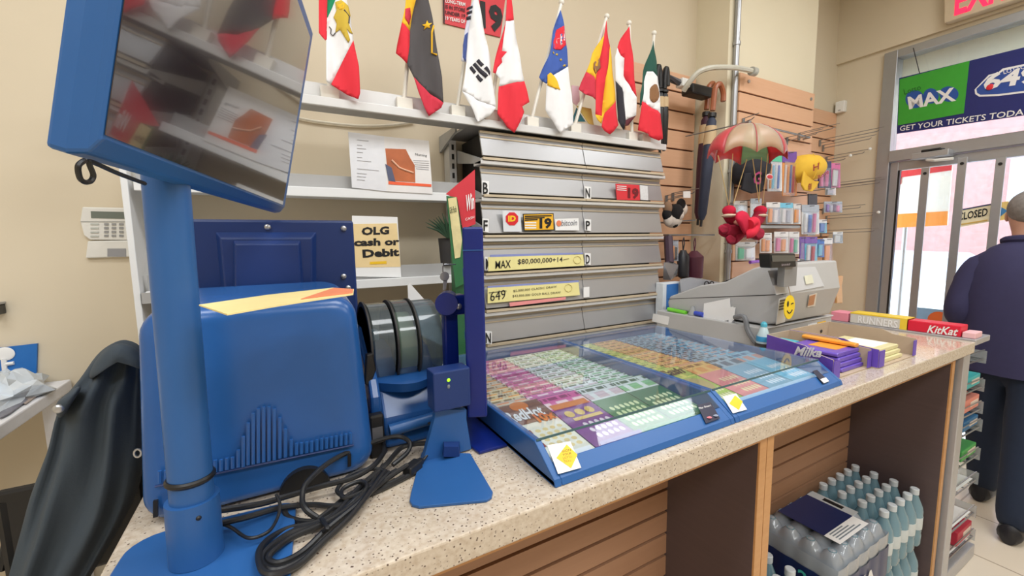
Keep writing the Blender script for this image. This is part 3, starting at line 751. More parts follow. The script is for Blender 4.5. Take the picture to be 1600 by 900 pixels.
# ================================================================ instant ticket trays
def nmath(nt, op, a, b=None):
    n = nt.nodes.new('ShaderNodeMath'); n.operation = op
    for i, v in enumerate((a, b)):
        if v is None: continue
        if isinstance(v, (int, float)): n.inputs[i].default_value = v
        else: nt.links.new(v, n.inputs[i])
    return n.outputs[0]
def ticket_mat(name, base, head, head2, dot, nx=5, ny=4, dots=True, ink=(60, 50, 60), v0=.12, v1=.55, u0=.3):
    m = bpy.data.materials.new(name); m.use_nodes = True; nt = m.node_tree; b = nt.nodes['Principled BSDF']; b.inputs['Roughness'].default_value = .35
    uvn = nt.nodes.new('ShaderNodeUVMap'); sp_ = nt.nodes.new('ShaderNodeSeparateXYZ'); nt.links.new(uvn.outputs[0], sp_.inputs[0])
    u, v = sp_.outputs[0], sp_.outputs[1]
    oi = nt.nodes.new('ShaderNodeObjectInfo')
    def mix(fac, a, c):
        x = nt.nodes.new('ShaderNodeMix'); x.data_type = 'RGBA'; nt.links.new(fac, x.inputs[0])
        for k, val in ((6, a), (7, c)):
            if isinstance(val, tuple): x.inputs[k].default_value = lin(val)
            else: nt.links.new(val, x.inputs[k])
        return x.outputs[2]
    def noise(sx, sy, thr):
        mp = nt.nodes.new('ShaderNodeMapping'); mp.inputs['Scale'].default_value = (sx, sy, 1)
        nt.links.new(uvn.outputs[0], mp.inputs[0])
        n = nt.nodes.new('ShaderNodeTexNoise'); n.inputs['Scale'].default_value = 1; n.inputs['Detail'].default_value = 1
        nt.links.new(mp.outputs[0], n.inputs['Vector']); return nmath(nt, 'GREATER_THAN', n.outputs['Fac'], thr)
    hm = nmath(nt, 'MULTIPLY', nmath(nt, 'GREATER_THAN', v, .70), nmath(nt, 'LESS_THAN', v, .985))
    c = mix(hm, base, head)
    def blocks(n, va, vb, thr):
        wn = nt.nodes.new('ShaderNodeTexWhiteNoise'); wn.noise_dimensions = '1D'
        nt.links.new(nmath(nt, 'FLOOR', nmath(nt, 'MULTIPLY', u, n)), wn.inputs['W'])
        g = nmath(nt, 'GREATER_THAN', wn.outputs['Value'], thr)
        return nmath(nt, 'MULTIPLY', g, nmath(nt, 'MULTIPLY', nmath(nt, 'GREATER_THAN', v, va), nmath(nt, 'LESS_THAN', v, vb)))
    c = mix(blocks(7, .73, .86, .35), c, head2)
    c = mix(blocks(26, .895, .955, .38), c, ink)
    if dots:
        fu = nmath(nt, 'SUBTRACT', nmath(nt, 'FRACT', nmath(nt, 'MULTIPLY', nmath(nt, 'SUBTRACT', u, u0), nx/(.94-u0))), .5)
        fv = nmath(nt, 'SUBTRACT', nmath(nt, 'FRACT', nmath(nt, 'MULTIPLY', nmath(nt, 'SUBTRACT', v, v0), ny/(v1-v0))), .5)
        d2 = nmath(nt, 'ADD', nmath(nt, 'MULTIPLY', fu, fu), nmath(nt, 'MULTIPLY', fv, fv))
        dm = nmath(nt, 'LESS_THAN', d2, .12)
        for g in (nmath(nt, 'GREATER_THAN', u, u0), nmath(nt, 'LESS_THAN', u, .94), nmath(nt, 'GREATER_THAN', v, v0), nmath(nt, 'LESS_THAN', v, v1)):
            dm = nmath(nt, 'MULTIPLY', dm, g)
        c = mix(dm, c, dot)
    nt.links.new(c, b.inputs['Base Color']); MATS[name] = m; return m
def tray(label, x0, x1, cols, y0=.70, y1=1.575):
    t = thing('ticket_tray', label, 'ticket tray', ((x0+x1)/2, 1.1, ZC))
    zt = 1.092; rw = .018
    MB().box(x0, x1, y0+.005, y1, 1.0205, 1.032).build('tray_floor', M_blue2, t)
    for xa in (x0, x1-rw):
        MB().prism([(xa, y0, 1.0205), (xa, y1, 1.0205), (xa, y1, zt), (xa, y0+.085, zt), (xa, y0+.006, 1.036)], (rw, 0, 0)).build('side_rail', M_blue2, t, bevel=.002)
    MB().box(x0+rw, x1-rw, y1-.02, y1, 1.0205, zt).build('rear_rail', M_blue2, t, bevel=.002)
    # blue part of the sloped front lip
    def lip(a): return (y0+.006+.079*a, 1.036+(zt-1.036)*a)
    (ya, za), (yb, zb) = lip(0), lip(.42)
    MB().prism([(x0+rw, y0, 1.0205), (x0+rw, ya, za), (x0+rw, yb, zb), (x0+rw, yb+.01, 1.0325), (x0+rw, y0+.05, 1.0205)], (x1-x0-2*rw, 0, 0)).build('front_lip', M_blue2, t, bevel=.002)
    (yc_, zc_) = lip(1)
    MB().add([(x0+rw, yb, zb), (x1-rw, yb, zb), (x1-rw, yc_, zc_), (x0+rw, yc_, zc_)], [(0, 1, 2, 3)]).build('lip_window', clear('tray_clear', (244, 248, 251), .975, .03), t, solid=.0015)
    MB().box(x0+.004, x1-.004, yc_-.002, y1-.004, zt+.0005, zt+.004).build('glass_cover', MATS['tray_clear'], t)
    MB().box(x0+.004, x1-.004, yc_-.004, yc_-.002, zt-.001, zt+.0045).build('glass_edge', mat('glass_green', (70, 104, 110), .2), t)
    # tickets
    cw = (x1-x0-2*rw-.006)/len(cols)
    for ci, (cname, tm, hasfront) in enumerate(cols):
        xa = x0+rw+.003+ci*cw+.002; L = .285; pitch = .041
        n = 15
        first = None
        for i in range(n):
            yf = yb+.02+i*pitch
            l = L if i == 0 else .15
            if i: yf += (L-.15)
            dz = .036 if i == 0 else .026
            zf = 1.0335+(.004 if i == 0 else 0)
            if yf+l > y1-.021: break
            jitter = 0
            vs = [(xa, yf, zf), (xa+cw-.004, yf, zf), (xa+cw-.004, yf+l, zf+dz), (xa, yf+l, zf+dz)]
            lab = '%s instant ticket, %s in its column of the %s tray' % (cname, 'front full one' if i == 0 else ordn(i+1)+' from the front', 'left' if x0 < 1 else 'right')
            if i <= 1:
                mb = MB(); mb.add(vs, [(0, 1, 2, 3)], [[(0, 0), (1, 0), (1, 1), (0, 1)]])
                o = mb.build('scratch_ticket', tm, None, solid=.0008); first = o
            else:
                o = first.copy(); COL.objects.link(o); o.location = first.location+Vector((0, pitch*U*(i-1), 0))
            tag(o, lab, 'ticket', '%s tickets in the %s tray' % (cname.split(' instant')[0], 'left' if x0 < 1 else 'right'))
            if i == 0: FRONT[(x0 < 1, ci)] = (o, xa, cw-.004, yf, l, zf, dz)
    return t
FRONT = {}
def ordn(n): return {1: 'first', 2: 'second', 3: 'third'}.get(n, ['fourth', 'fifth', 'sixth', 'seventh', 'eighth', 'ninth', 'tenth', 'eleventh', 'twelfth', 'thirteenth', 'fourteenth', 'fifteenth'][max(n-4, 0)])
tk1 = ticket_mat('ticket_orange', (244, 240, 222), (206, 186, 160), (236, 150, 70), (238, 214, 150), 4, 5, v1=.5, ink=(90, 60, 50))
tk2 = ticket_mat('ticket_purple', (124, 56, 140), (222, 92, 164), (250, 214, 220), (240, 226, 232), 5, 3, ink=(150, 40, 110), v1=.42, u0=.25)
tk3 = ticket_mat('ticket_green', (72, 130, 84), (232, 236, 236), (214, 190, 200), (226, 236, 180), 6, 4, ink=(90, 110, 100), u0=.12)
tk4 = ticket_mat('ticket_teal', (60, 120, 84), (226, 234, 230), (120, 190, 130), (230, 238, 190), 6, 4, ink=(70, 110, 80), u0=.12)
tk5 = ticket_mat('ticket_lime', (178, 204, 92), (226, 222, 120), (178, 196, 96), (250, 240, 200), 6, 3, ink=(110, 120, 60))
tk6 = ticket_mat('ticket_amber', (240, 150, 150), (246, 200, 120), (236, 160, 90), (250, 230, 180), 5, 3, ink=(150, 100, 50))
tk7 = ticket_mat('ticket_slate', (130, 180, 206), (170, 192, 206), (84, 98, 116), (230, 240, 250), 5, 3, ink=(40, 46, 60))
tk8 = ticket_mat('ticket_cyan', (120, 196, 224), (160, 206, 226), (226, 160, 140), (240, 240, 240), 5, 3, ink=(70, 110, 150))
tr1 = tray('left blue ticket tray full of orange, purple and green scratch tickets', .486, 1.113, [('orange and cream', tk1, 1), ('purple and pink', tk2, 1), ('green and white', tk3, 1), ('dark green', tk4, 1)])
tr2 = tray('right blue ticket tray full of yellow, orange and light blue tickets', 1.116, 1.738, [('lime yellow', tk5, 1), ('amber orange', tk6, 1), ('slate blue', tk7, 1), ('sky blue', tk8, 1)])
def on_ticket(key, a0, a1, b0, b1, lift=.0015):
    o, xa, w_, yf, l, zf, dz = FRONT[key]
    def pl(u, v): return Vector((xa+w_*u, yf+l*v, zf+dz*v+lift))
    return o, pl
o, pl = on_ticket((True, 0), 0, 1, 0, 1)
MB().prism([pl(0, .60), pl(1, .60), pl(1, .99), pl(0, .99)], (0, 0, .0002)).build('title_panel', mat('ticket_brown', (120, 70, 56), .4), o)
T('RedHot', (.03, .66), (.86, .66), (.03, .86), lambda u, v: pl(u, v)+Vector((0, 0, .002)), M_white, o, .03, shear=.2)
T('10x', (.55, .56), (.98, .56), (.55, .72), lambda u, v: pl(u, v)+Vector((0, 0, .0025)), mat('ticket_gold', (226, 110, 40), .4), o, .04)
MB().prism([pl(.5+.2*math.cos(a), .92+.09*math.sin(a)) for a in [k*PI/10 for k in range(20)]], (0, 0, .0012)).build('seal', mat('seal_orange', (222, 120, 40), .4), o)
for k in range(3):
    MB().prism([pl(.08+.0*k, .5-.11*k), pl(.25, .5-.11*k), pl(.25, .44-.11*k), pl(.08, .44-.11*k)], (0, 0, .0004)).build('red_box', mat('ticket_red', (150, 50, 44), .4), o)
o, pl = on_ticket((True, 1), 0, 1, 0, 1)
for k in range(3):
    MB().prism([pl(.25+.25*k+.1*math.cos(a), .58+.06*math.sin(a)) for a in [q*PI/8 for q in range(16)]], (0, 0, .0004)).build('gold_coin', mat('coin_gold', (226, 190, 90), .4), o)
MB().prism([pl(.2, .45), pl(.9, .45), pl(.9, .5), pl(.2, .5)], (0, 0, .0004)).build('gold_bar', MATS['coin_gold'], o)
MB().prism([pl(.05, .70), pl(.95, .70), pl(.95, .8), pl(.05, .8)], (0, 0, .0004)).build('orange_bar', MATS['seal_orange'], o)
o, pl = on_ticket((False, 0), 0, 1, 0, 1)
T('Cash', (.1, .80), (.9, .80), (.1, .97), lambda u, v: pl(u, v)+Vector((0, 0, .001)), M_ink, o, .03, shear=.2)
MB().prism([pl(.5+.42*math.cos(a), .5+.18*math.sin(a)) for a in [k*PI/10 for k in range(20)]], (0, 0, .0005)).build('badge', mat('ticket_tan', (196, 176, 120), .4), o)
# lip stickers
def lip_plane(off):
    a = Vector((0, .706, 1.036)); b = Vector((0, .785, 1.092)); d = b-a
    n = Vector((0, -d.z, d.y)).normalized()
    return (lambda x, y: PN(x, y, a+n*off, n)), n
lp, ln = lip_plane(.004)
def lip_sticker(name, label, pts, m):
    t = thing(name, label, 'sticker', lp(*pts[0])); quad(pts, lp, ln*.001).build('sheet', m, t); return t
def sh(p, n): return [(x, y) for x, y in p]
lift2 = ln*.0018
t = lip_sticker('safety_sticker', 'white sticker with a yellow diamond at the left tray corner', [(855, 696), (891, 690), (908, 731), (872, 741)], M_white)
MB().prism([lp(x, y)+ln*.0012 for x, y in ((885, 695), (902, 711), (892, 732), (869, 716))], ln*.0006).build('diamond', M_yellow, t)
for i, s in enumerate(('SIGN', 'YOUR', 'LOTTO', 'TICKET')):
    x = 879+i*1.0; y = 708+i*5.2
    T(s, (x-1, y), (x+13, y-3), (x-2, y-3.5), lp, M_ink, t, .0, lift2)
t = lip_sticker('safety_sticker', 'white sticker with a yellow diamond at the right tray corner', [(1129, 620), (1150, 615), (1167, 640), (1145, 646)], M_white)
MB().prism([lp(x, y)+ln*.0012 for x, y in ((1148, 618), (1160, 628), (1154, 641), (1139, 631))], ln*.0006).build('diamond', M_yellow, t)
t = lip_sticker('play_smart_sticker', 'black sticker with pink and grey dots at the right of the left tray', [(1089, 633), (1110, 628), (1125, 654), (1103, 662)], mat('sticker_black', (34, 34, 60), .4))
T('Play Smart', (1092, 641), (1111, 636), (1091, 637), lp, M_white, t, .0, lift2)
for x, y, m in ((1107, 652, mat('dot_pink', (226, 130, 140), .5)), (1117, 649, mat('dot_grey', (150, 160, 180), .5))):
    c = lp(x, y); MB().ball(c+ln*.001, (.0085, .0085, .0012)).build('dot', m, t)
t = lip_sticker('play_smart_sticker', 'small black and white sticker at the right end of the right tray', [(1269, 580), (1276, 578), (1296, 596), (1286, 600)], mat('sticker_black', (34, 34, 60), .4))
MB().prism([lp(x, y)+ln*.0012 for x, y in ((1281, 593), (1290, 590), (1295, 596), (1287, 599))], ln*.0005).build('white_corner', M_white, t)
# printed strips behind the lip windows
for x0, w_, m, lab in ((.51, .12, M_white, 'cream price strip under the front window of the left tray'), (.66, .14, mat('strip_purple', (92, 66, 140), .5), 'purple price strip under the front window of the left tray'), (.81, .27, mat('strip_green', (60, 130, 80), .5), 'green price strip under the front window of the left tray'), (1.15, .56, mat('strip_blue', (176, 208, 232), .5), 'light blue price strip under the front window of the right tray')):
    q = MB().add([(x0, .748, 1.040), (x0+w_, .748, 1.040), (x0+w_, .763, 1.0545), (x0, .763, 1.0545)], [(0, 1, 2, 3)]).build('price_strip', m, None, solid=.001); tag(q, lab, 'price strip')
# ================================================================ cash register, boxes, candy
M_reg = mat('register_grey', (186, 186, 186), .45, var=.015); M_reg2 = mat('register_light', (206, 208, 212), .4, var=.01)
t = thing('cash_till', 'wide grey cash till box under the register at the tray edge', 'cash box', (2.3, 1.45, ZC))
MB().box(2.0, 2.62, 1.15, 1.79, 1.0208, 1.118).build('case', M_reg, t, bevel=.004)
MB().box(2.005, 2.615, 1.128, 1.15, 1.03, 1.118).build('drawer_front', M_reg, t, bevel=.004)
MB().box(2.0, 2.62, 1.122, 1.152, 1.1185, 1.126).build('top_lip', M_reg2, t, bevel=.002)
quad([(1021, 490), (1046, 495), (1044, 508), (1019, 502)], XP(1.9985), (-.002, 0, 0)).build('white_label', M_white, t)
dfp = YP(1.127)
quad([(1262, 507), (1276, 504), (1276, 513), (1262, 516)], dfp, (0, -.002, 0)).build('white_label', M_white, t)
quad([(1277, 504), (1290, 501), (1290, 510), (1277, 513)], dfp, (0, -.002, 0)).build('yellow_label', mat('label_yellow', (238, 190, 60), .5), t)
t = thing('cash_register', 'grey cash register with a pop-up display on the cash drawer', 'cash register', (2.3, 1.4, 1.127))
rx0, rx1 = 2.045, 2.565
prof = [(1.165, 1.1275), (1.745, 1.1275), (1.755, 1.165), (1.74, 1.205), (1.53, 1.29), (1.38, 1.322), (1.235, 1.40), (1.16, 1.425), (1.10, 1.425), (1.075, 1.285), (1.115, 1.14)]
def ringx(x, k): 
    cy_m = sum(p[0] for p in prof)/len(prof); cz_m = sum(p[1] for p in prof)/len(prof)
    return [Vector((x, cy_m+(y-cy_m)*k, cz_m+(z-cz_m)*k)) for y, z in prof]
MB().loft([ringx(rx0, .97), ringx(rx0+.012, 1), ringx(rx1-.012, 1), ringx(rx1, .97)]).build('body', M_reg, t, bevel=.006, seg=3)
MB().prism([(rx0-.001, 1.085, 1.287), (rx0-.001, 1.75, 1.19), (rx0-.001, 1.75, 1.187), (rx0-.001, 1.085, 1.283)], (.006, 0, 0)).build('seam', M_dark, t)
MB().prism([(2.2, 1.52, 1.294), (2.2, 1.39, 1.35), (2.2, 1.27, 1.40), (2.2, 1.20, 1.425), (2.2, 1.20, 1.41), (2.2, 1.38, 1.318), (2.2, 1.52, 1.285)], (.30, 0, 0)).build('paper_cover', M_black, t)
fp_n = Vector((0, -(1.425-1.285), .0)); 
up_n = Vector((0, -1, -.18)).normalized()
def rear_up(off): return NP(Vector((2.3, 1.10, 1.425))+Vector((0, -off, 0)), (0, -.14, .025))
def rear_lo(off): return NP(Vector((2.3, 1.075, 1.285))+Vector((0, -off, 0)), (0, -.145, -.04))
ru = rear_up(.004); rl = rear_lo(.004)
quad([(1203, 419), (1274, 417), (1288, 447), (1213, 461)], ru, (0, .003, 0)).build('rear_panel', M_reg2, t)
quad([(1200, 423), (1232, 421), (1241, 444), (1208, 446)], rear_up(.007), (0, .002, 0)).build('recess', mat('recess_grey', (140, 140, 142), .4), t)
# pop-up display
d0 = PY(1222, 442, 1.07); 
MB().box(d0.x-.05, d0.x+.05, 1.035, 1.065, 1.33, 1.44).build('display_post', mat('post_grey', (140, 140, 140), .4), t)
dc = [PY(x, y, 1.02) for x, y in [(1203, 396), (1243, 396), (1245, 417), (1205, 419)]]
dm = MB().prism(dc, (0, .05, 0)).build('pop_up_display', M_black, t, bevel=.004)
quad([(1206, 399), (1242, 399), (1243, 408), (1207, 409)], YP(1.018), (0, .002, 0)).build('display_window', mat('display_window', (52, 58, 62), .08, coat=1), dm)
T('SHARP', (1221, 415.5), (1235, 414.5), (1221, 412.5), YP(1.0185), mat('letter_grey', (170, 160, 165), .5), dm, .01)
# stickers on the register
s1 = quad([(1217, 467), (1230, 463), (1226, 503), (1212, 507)], rl, (0, -.002, 0)).build('instruction_sticker', M_white, t)
for i in range(4):
    y = 469+i*4.6; quad([(1219-i*.6, y), (1229-i*.6, y-2), (1229-i*.6, y+0), (1218.6-i*.6, y+2.4)], rear_lo(.007), (0, -.001, 0)).build('print_line', mat('print_grey', (110, 100, 100), .6), s1)
s2 = quad([(1264, 461), (1276, 458), (1273, 478), (1261, 480)], rl, (0, -.002, 0)).build('photo_sticker', mat('sticker_white', (232, 224, 214), .5), t)
quad([(1265, 463), (1274, 460), (1271, 476), (1262, 478)], rear_lo(.007), (0, -.001, 0)).build('print', mat('sticker_tan', (196, 140, 100), .5), s2)
s3 = quad([(1256, 431), (1268, 429), (1271, 442), (1259, 444)], rear_up(.007), (0, -.002, 0)).build('worn_sticker', mat('sticker_cream', (226, 226, 206), .5), t)
# smiley tag
tg = thing('hanging_tag', 'round yellow winking face tag hanging from the register display', 'tag', PY(1234, 500, 1.06))
c = PY(1234, 480, 1.045); ez = Vector((0, 0, 1))
def tp(u, v): return c+Vector((u, 0, v))
k_ = (PY(1242, 480, 1.045).x-PY(1226, 480, 1.045).x)/2; kz = (PY(1234, 462, 1.045).z-PY(1234, 499, 1.045).z)/2
MB().prism([tp(k_*math.cos(a), kz*math.sin(a)) for a in [q*PI/16 for q in range(32)]], (0, .004, 0)).build('disc', mat('tag_yellow', (250, 216, 40), .4), tg)
MB().tube([tp(-.5*k_+k_*.1*i, -.25*kz-kz*.25*math.sin(PI*i/10)) for i in range(11)], .003, 5).build('smile', M_ink, tg)
MB().ball(tp(-.4*k_, .3*kz), (.007, .003, .014)).build('eye', M_ink, tg)
MB().tube([tp(.2*k_, .25*kz), tp(.6*k_, .3*kz)], .003, 5).build('wink', M_ink, tg)
MB().tube([tp(0, kz*.98), PY(1232, 447, 1.06), PY(1226, 436, 1.06)], .0015, 5).build('string', mat('string_tan', (170, 140, 100), .7), tg)
# things on the drawer ledge
t = thing('note_cards', 'stack of white paper slips standing in a clip on the cash drawer', 'paper', (2.03, 1.35, 1.118))
for i, pts in enumerate([[(1100, 474), (1140, 466), (1142, 492), (1098, 502)], [(1099, 485), (1146, 479), (1142, 500), (1096, 505)], [(1140, 481), (1149, 480), (1146, 504), (1138, 507)]]):
    quad(pts, XP(2.032-i*.006), (.003, 0, 0)).build('slip', M_white, t)
quad([(1094, 497), (1140, 508), (1146, 500), (1147, 503), (1141, 511), (1094, 500)], XP(2.012), (.004, 0, 0)).build('clip', mat('clip_grey', (150, 152, 158), .4), t)
o = MB().tube([PX(1044, 483, 2.025), PX(1072, 489, 2.025)], .012, 8).build('marker', mat('lime_plastic', (120, 210, 60), .4), None, True); tag(o, 'lime green marker lying on the cash drawer ledge', 'marker')
o = MB().tube([PX(1086, 489, 2.025), PX(1099, 492, 2.025)], .013, 8).build('eraser', mat('blue_eraser', (60, 80, 190), .4), None, True); tag(o, 'short blue marker cap beside the white paper slips', 'marker')
o = MB().lathe(PX(1082, 492, 2.03), [(0, 0), (.024, 0), (.024, .01), (.012, .035), (.01, .05), (0, .05)], 14).build('bottle_stopper', clear('clear_grey', (210, 214, 216), .5), None, True); tag(o, 'small clear plastic funnel on the cash drawer ledge', 'funnel')
o = MB().tube(smooth_path([PX(1148, 496, 2.005), PX(1160, 494, 1.99), PX(1165, 500, 1.985), PX(1168, 515, 1.985), PX(1178, 532, 1.985), PX(1190, 543, 1.985)]), .012, 8).build('cable', mat('cable_grey', (120, 122, 126), .5), None, True); tag(o, 'thick grey cable hanging down the side of the cash drawer', 'cord')
t = thing('air_freshener', 'small blue and white bottle-shaped bottle hanging on the cash drawer corner', 'air freshener', PY(1192, 542, 1.11))
yb_ = 1.105
a = PY(1192, 541, yb_); h_ = PY(1192, 503, yb_).z-a.z
MB().lathe(a, [(0, 0), (.026, 0), (.03, h_*.15), (.026, h_*.45), (.017, h_*.7), (.012, h_*.8), (0, h_*.8)], 16).build('bottle', mat('bottle_pale', (196, 220, 226), .3), t, True)
MB().lathe(a+Vector((0, 0, h_*.8)), [(0, 0), (.014, 0), (.014, h_*.12), (.006, h_*.2), (0, h_*.2)], 12).build('cap', mat('cap_cyan', (90, 190, 214), .3), t, True)
MB().lathe(a+Vector((0, 0, h_*.22)), [(.0305, 0), (.0295, h_*.12), (.0285, h_*.2)], 16).build('label', mat('label_blue', (60, 150, 200), .4), t, True)
MB().lathe(a, [(0, 0), (.033, 0), (.033, h_*.14), (0, h_*.14)], 16).build('base', M_dark, t, True)
# printer/tissue items behind register
t = thing('tissue_box', 'blue and white tissue box at the left end of the register', 'box', PY(1050, 465, 1.85))
a = PY(1036, 462, 1.84); b = PY(1066, 440, 1.84)
MB().box(a.x, b.x, 1.84, 1.9, a.z-.15, b.z).build('box', mat('tissue_white', (220, 226, 232), .6), t, bevel=.003)
MB().box(a.x+.03, b.x-.04, 1.836, 1.8395, a.z-.14, b.z-.01).build('blue_print', mat('tissue_blue', (60, 120, 190), .6), t)
t = thing('grey_bag', 'grey plastic bag with scissors lying behind the register', 'bag', PY(1095, 448, 1.83))
bgp = [(1062, 437), (1078, 434), (1100, 437), (1128, 443), (1130, 448), (1110, 452), (1064, 456)]
MB().loft([[PY(x, y, 1.80) for x, y in bgp], [PY(x+1, y-1, 1.83) for x, y in bgp], [PY(x, y, 1.87) for x, y in bgp]]).build('bag', mat('bag_grey', (170, 172, 178), .35), t, True)
for x in (1104, 1112):
    c = PY(x, 443, 1.785); MB().tube([c+Vector((.02*math.cos(a), 0, .014*math.sin(a))) for a in [q*PI/6 for q in range(13)]], .004, 6, False).build('scissor_ring', M_dark, t, True)

# ---- chocolate boxes
M_milka = mat('purple_card', (104, 76, 186), .45); M_card = mat('brown_card', (188, 168, 146), .75)
M_bar = mat('purple_wrapper', (110, 84, 190), .3); M_orange = mat('orange_wrapper', (240, 160, 60), .35); M_cream = mat('cream_wrapper', (226, 218, 168), .35)
def choc_box(label, xf, xb, x1, y0, y1, h):
    t = thing('display_box', label, 'box', ((xf+x1)/2, (y0+y1)/2, ZC)); th = .005; z0 = 1.0205
    def lx(y, k=0): return xf+(xb-xf)*(y-y0)/(y1-y0)+k
    MB().prism([(lx(y0), y0, z0), (x1, y0, z0), (x1, y1, z0), (lx(y1), y1, z0)], (0, 0, .004)).build('bottom', M_card, t)
    def wall(f, k=0):
        return [(f(y, k), y, z) for y, z in ((y1, z0+.0045), (y1, z0+h), (y0+.12, z0+h), (y0+.08, z0+h*.84), (y0, z0+h*.78), (y0, z0+.0045))]
    rx = lambda y, k: x1+k
    MB().prism(wall(lx, .0015), (th, 0, 0)).build('left_wall', M_card, t)
    MB().prism(wall(rx, -th), (th, 0, 0)).build('right_wall', M_card, t)
    MB().box(lx(y1)+th+.002, x1-th, y1-th, y1, z0+.0045, z0+h).build('rear_wall', M_card, t)
    MB().prism(wall(lx), (.0012, 0, 0)).build('printed_side', M_milka, t)
    MB().box(xf+.003, xf+.05, y0-.003, y0-.0005, z0+.0045, z0+h*.72).build('front_flap', M_milka, t)
    MB().box(x1-.03, x1, y0-.003, y0-.0005, z0+.0045, z0+h*.72).build('front_flap', M_milka, t)
    MB().cyl((x1-.08, y1-.009, z0+h*.6), (x1-.08, y1-.0055, z0+h*.6), .008).build('hole', M_dark, t)
    return t
bx = choc_box('purple chocolate display box lettered Milka beside the right tray', 1.752, 1.878, 2.055, .742, 1.055, .10)
mn = Vector((-.313, .126, 0)).normalized()
T('Milka', (1240, 555), (1283, 559), (1242, 541), NP(Vector((1.752, .742, 1.1))+mn*.003, mn), M_white, bx, .03, shear=.3)
choc_box('plain cardboard chocolate display box, right of the purple lettered one', 2.062, 2.064, 2.425, .72, 1.06, .10)
def bar(label, x0, x1, y0, y1, z, m, m2=None, group=None, name='chocolate_bar'):
    t = thing(name, label, 'chocolate bar', ((x0+x1)/2, (y0+y1)/2, z), group); h = .017
    MB().loft([[Vector((x, y0+q, zz)) for x, zz in ((x0, z+h*.2), (x0+.01, z), (x1-.01, z), (x1, z+h*.2), (x1, z+h*.8), (x1-.01, z+h), (x0+.01, z+h), (x0, z+h*.8))] for q in (0, y1-y0)]).build('wrapper', m, t, bevel=.002)
    if m2: MB().box(x0+.06, x1-.02, y0+.03, y1-.05, z+h, z+h+.001).build('printed_band', m2, t)
    return t
for i, lab in enumerate(('lowest', 'second', 'third', 'topmost')):
    bar('purple wrapped chocolate bar, %s of the stack in the lettered purple box' % lab, 1.865, 2.045, .76+.006*i, .96, 1.0255+i*.0186, M_bar, M_orange if i == 3 else None, 'purple chocolate bars')
o = bar('orange chocolate bar leaning on the right wall of the purple lettered box', 2.012, 2.046, .78, .98, 1.1005, M_orange)
for i, lab in enumerate(('lowest', 'middle', 'topmost')):
    bar('pale yellow chocolate bar, %s of the stack in the plain cardboard box' % lab, 2.12, 2.34, .735+.008*i, .95, 1.0255+i*.0186, M_cream, M_white if i == 2 else None, 'pale yellow chocolate bars')
bar('pink chocolate bar lying between the right tray and the purple box', 1.741, 1.7425, .9, 1.1, 1.03, mat('pink_wrapper', (232, 70, 130), .35)) if 0 else None
t = bar('bright pink wrapped bar on the counter behind the right tray corner', 1.745, 1.80, .99, 1.12, 1.0225, mat('pink_wrapper', (232, 70, 130), .35), M_red)
t = bar('turquoise wrapped bar inside the purple box behind the lettered wall', 1.90, 1.97, .965, 1.04, 1.0825, mat('turquoise_wrapper', (70, 180, 200), .35))
# ---- candy boxes along the end of the counter
def endbox(label, name, cat, pxs, z, h, m, extra=None):
    P = [PZ(x, y, ZC+.0005) for x, y in pxs]
    t = thing(name, label, cat, P[0]); MB().prism(P, (0, 0, h)).build('carton', m, t, bevel=.002); return t
M_pinkw = mat('pink_carton', (240, 150, 170), .5)
bxn = [(2.93, .70), (3.0, 1.0), (3.05, 1.25), (3.1, 1.45)]
def along(label, name, y0, y1, m, z1=1.087, x0=3.0, w_=.10, cat='candy box'):
    t = thing(name, label, cat, (x0+w_/2, (y0+y1)/2, 1.03)); MB().box(x0, x0+w_, y0, y1, 1.0305, z1).build('carton', m, t, bevel=.003); return t
M_rb = mat('runner_white', (214, 212, 206), .45); M_ry = mat('runner_yellow', (240, 206, 60), .45)
t = along('white and yellow candy box on the rack top at the counter end', 'candy_box', .935, 1.20, M_rb, 1.092)
MB().box(2.9985, 3.1015, .935, .965, 1.0305, 1.0925).build('yellow_end', M_ry, t)
MB().box(2.9985, 3.1015, .966, 1.20, 1.086, 1.0935).build('yellow_edge', M_ry, t)
T('RUNNERS', (1340, 504), (1402, 513), (1341, 493), XP(2.997), mat('pale_letters', (240, 240, 240), .5), t, .02)
t = along('bright red KitKat candy bar box on the rack top at the counter end', 'candy_box', .725, .932, mat('kit_red', (222, 28, 60), .4))
T('KitKat', (1448, 520), (1496, 525), (1450, 508), XP(2.997), M_white, t, .02, shear=.25)
along('pink candy packet on the rack top beside the yellow edged box', 'candy_packet', 1.21, 1.30, M_pinkw, 1.085)
along('small white and pink candy box at the near end of the rack top', 'candy_box', .672, .720, mat('pale_pink', (238, 190, 196), .5), 1.06)
o = MB().box(2.75, 2.86, 1.42, 1.52, ZC+.0005, ZC+.055).build('grey_carton', mat('grey_carton', (170, 166, 178), .6), bevel=.003); tag(o, 'small grey carton behind the cardboard box at the far counter end', 'box')

# ================================================================ signs on shelves and cabinet
def sheet(name, label, cat, pxs, plane, m, thick=(0, .003, 0), group=None):
    o = quad(pxs, plane, thick).build(name, m); tag(o, label, cat, group); return o
sy = YP(2.02)
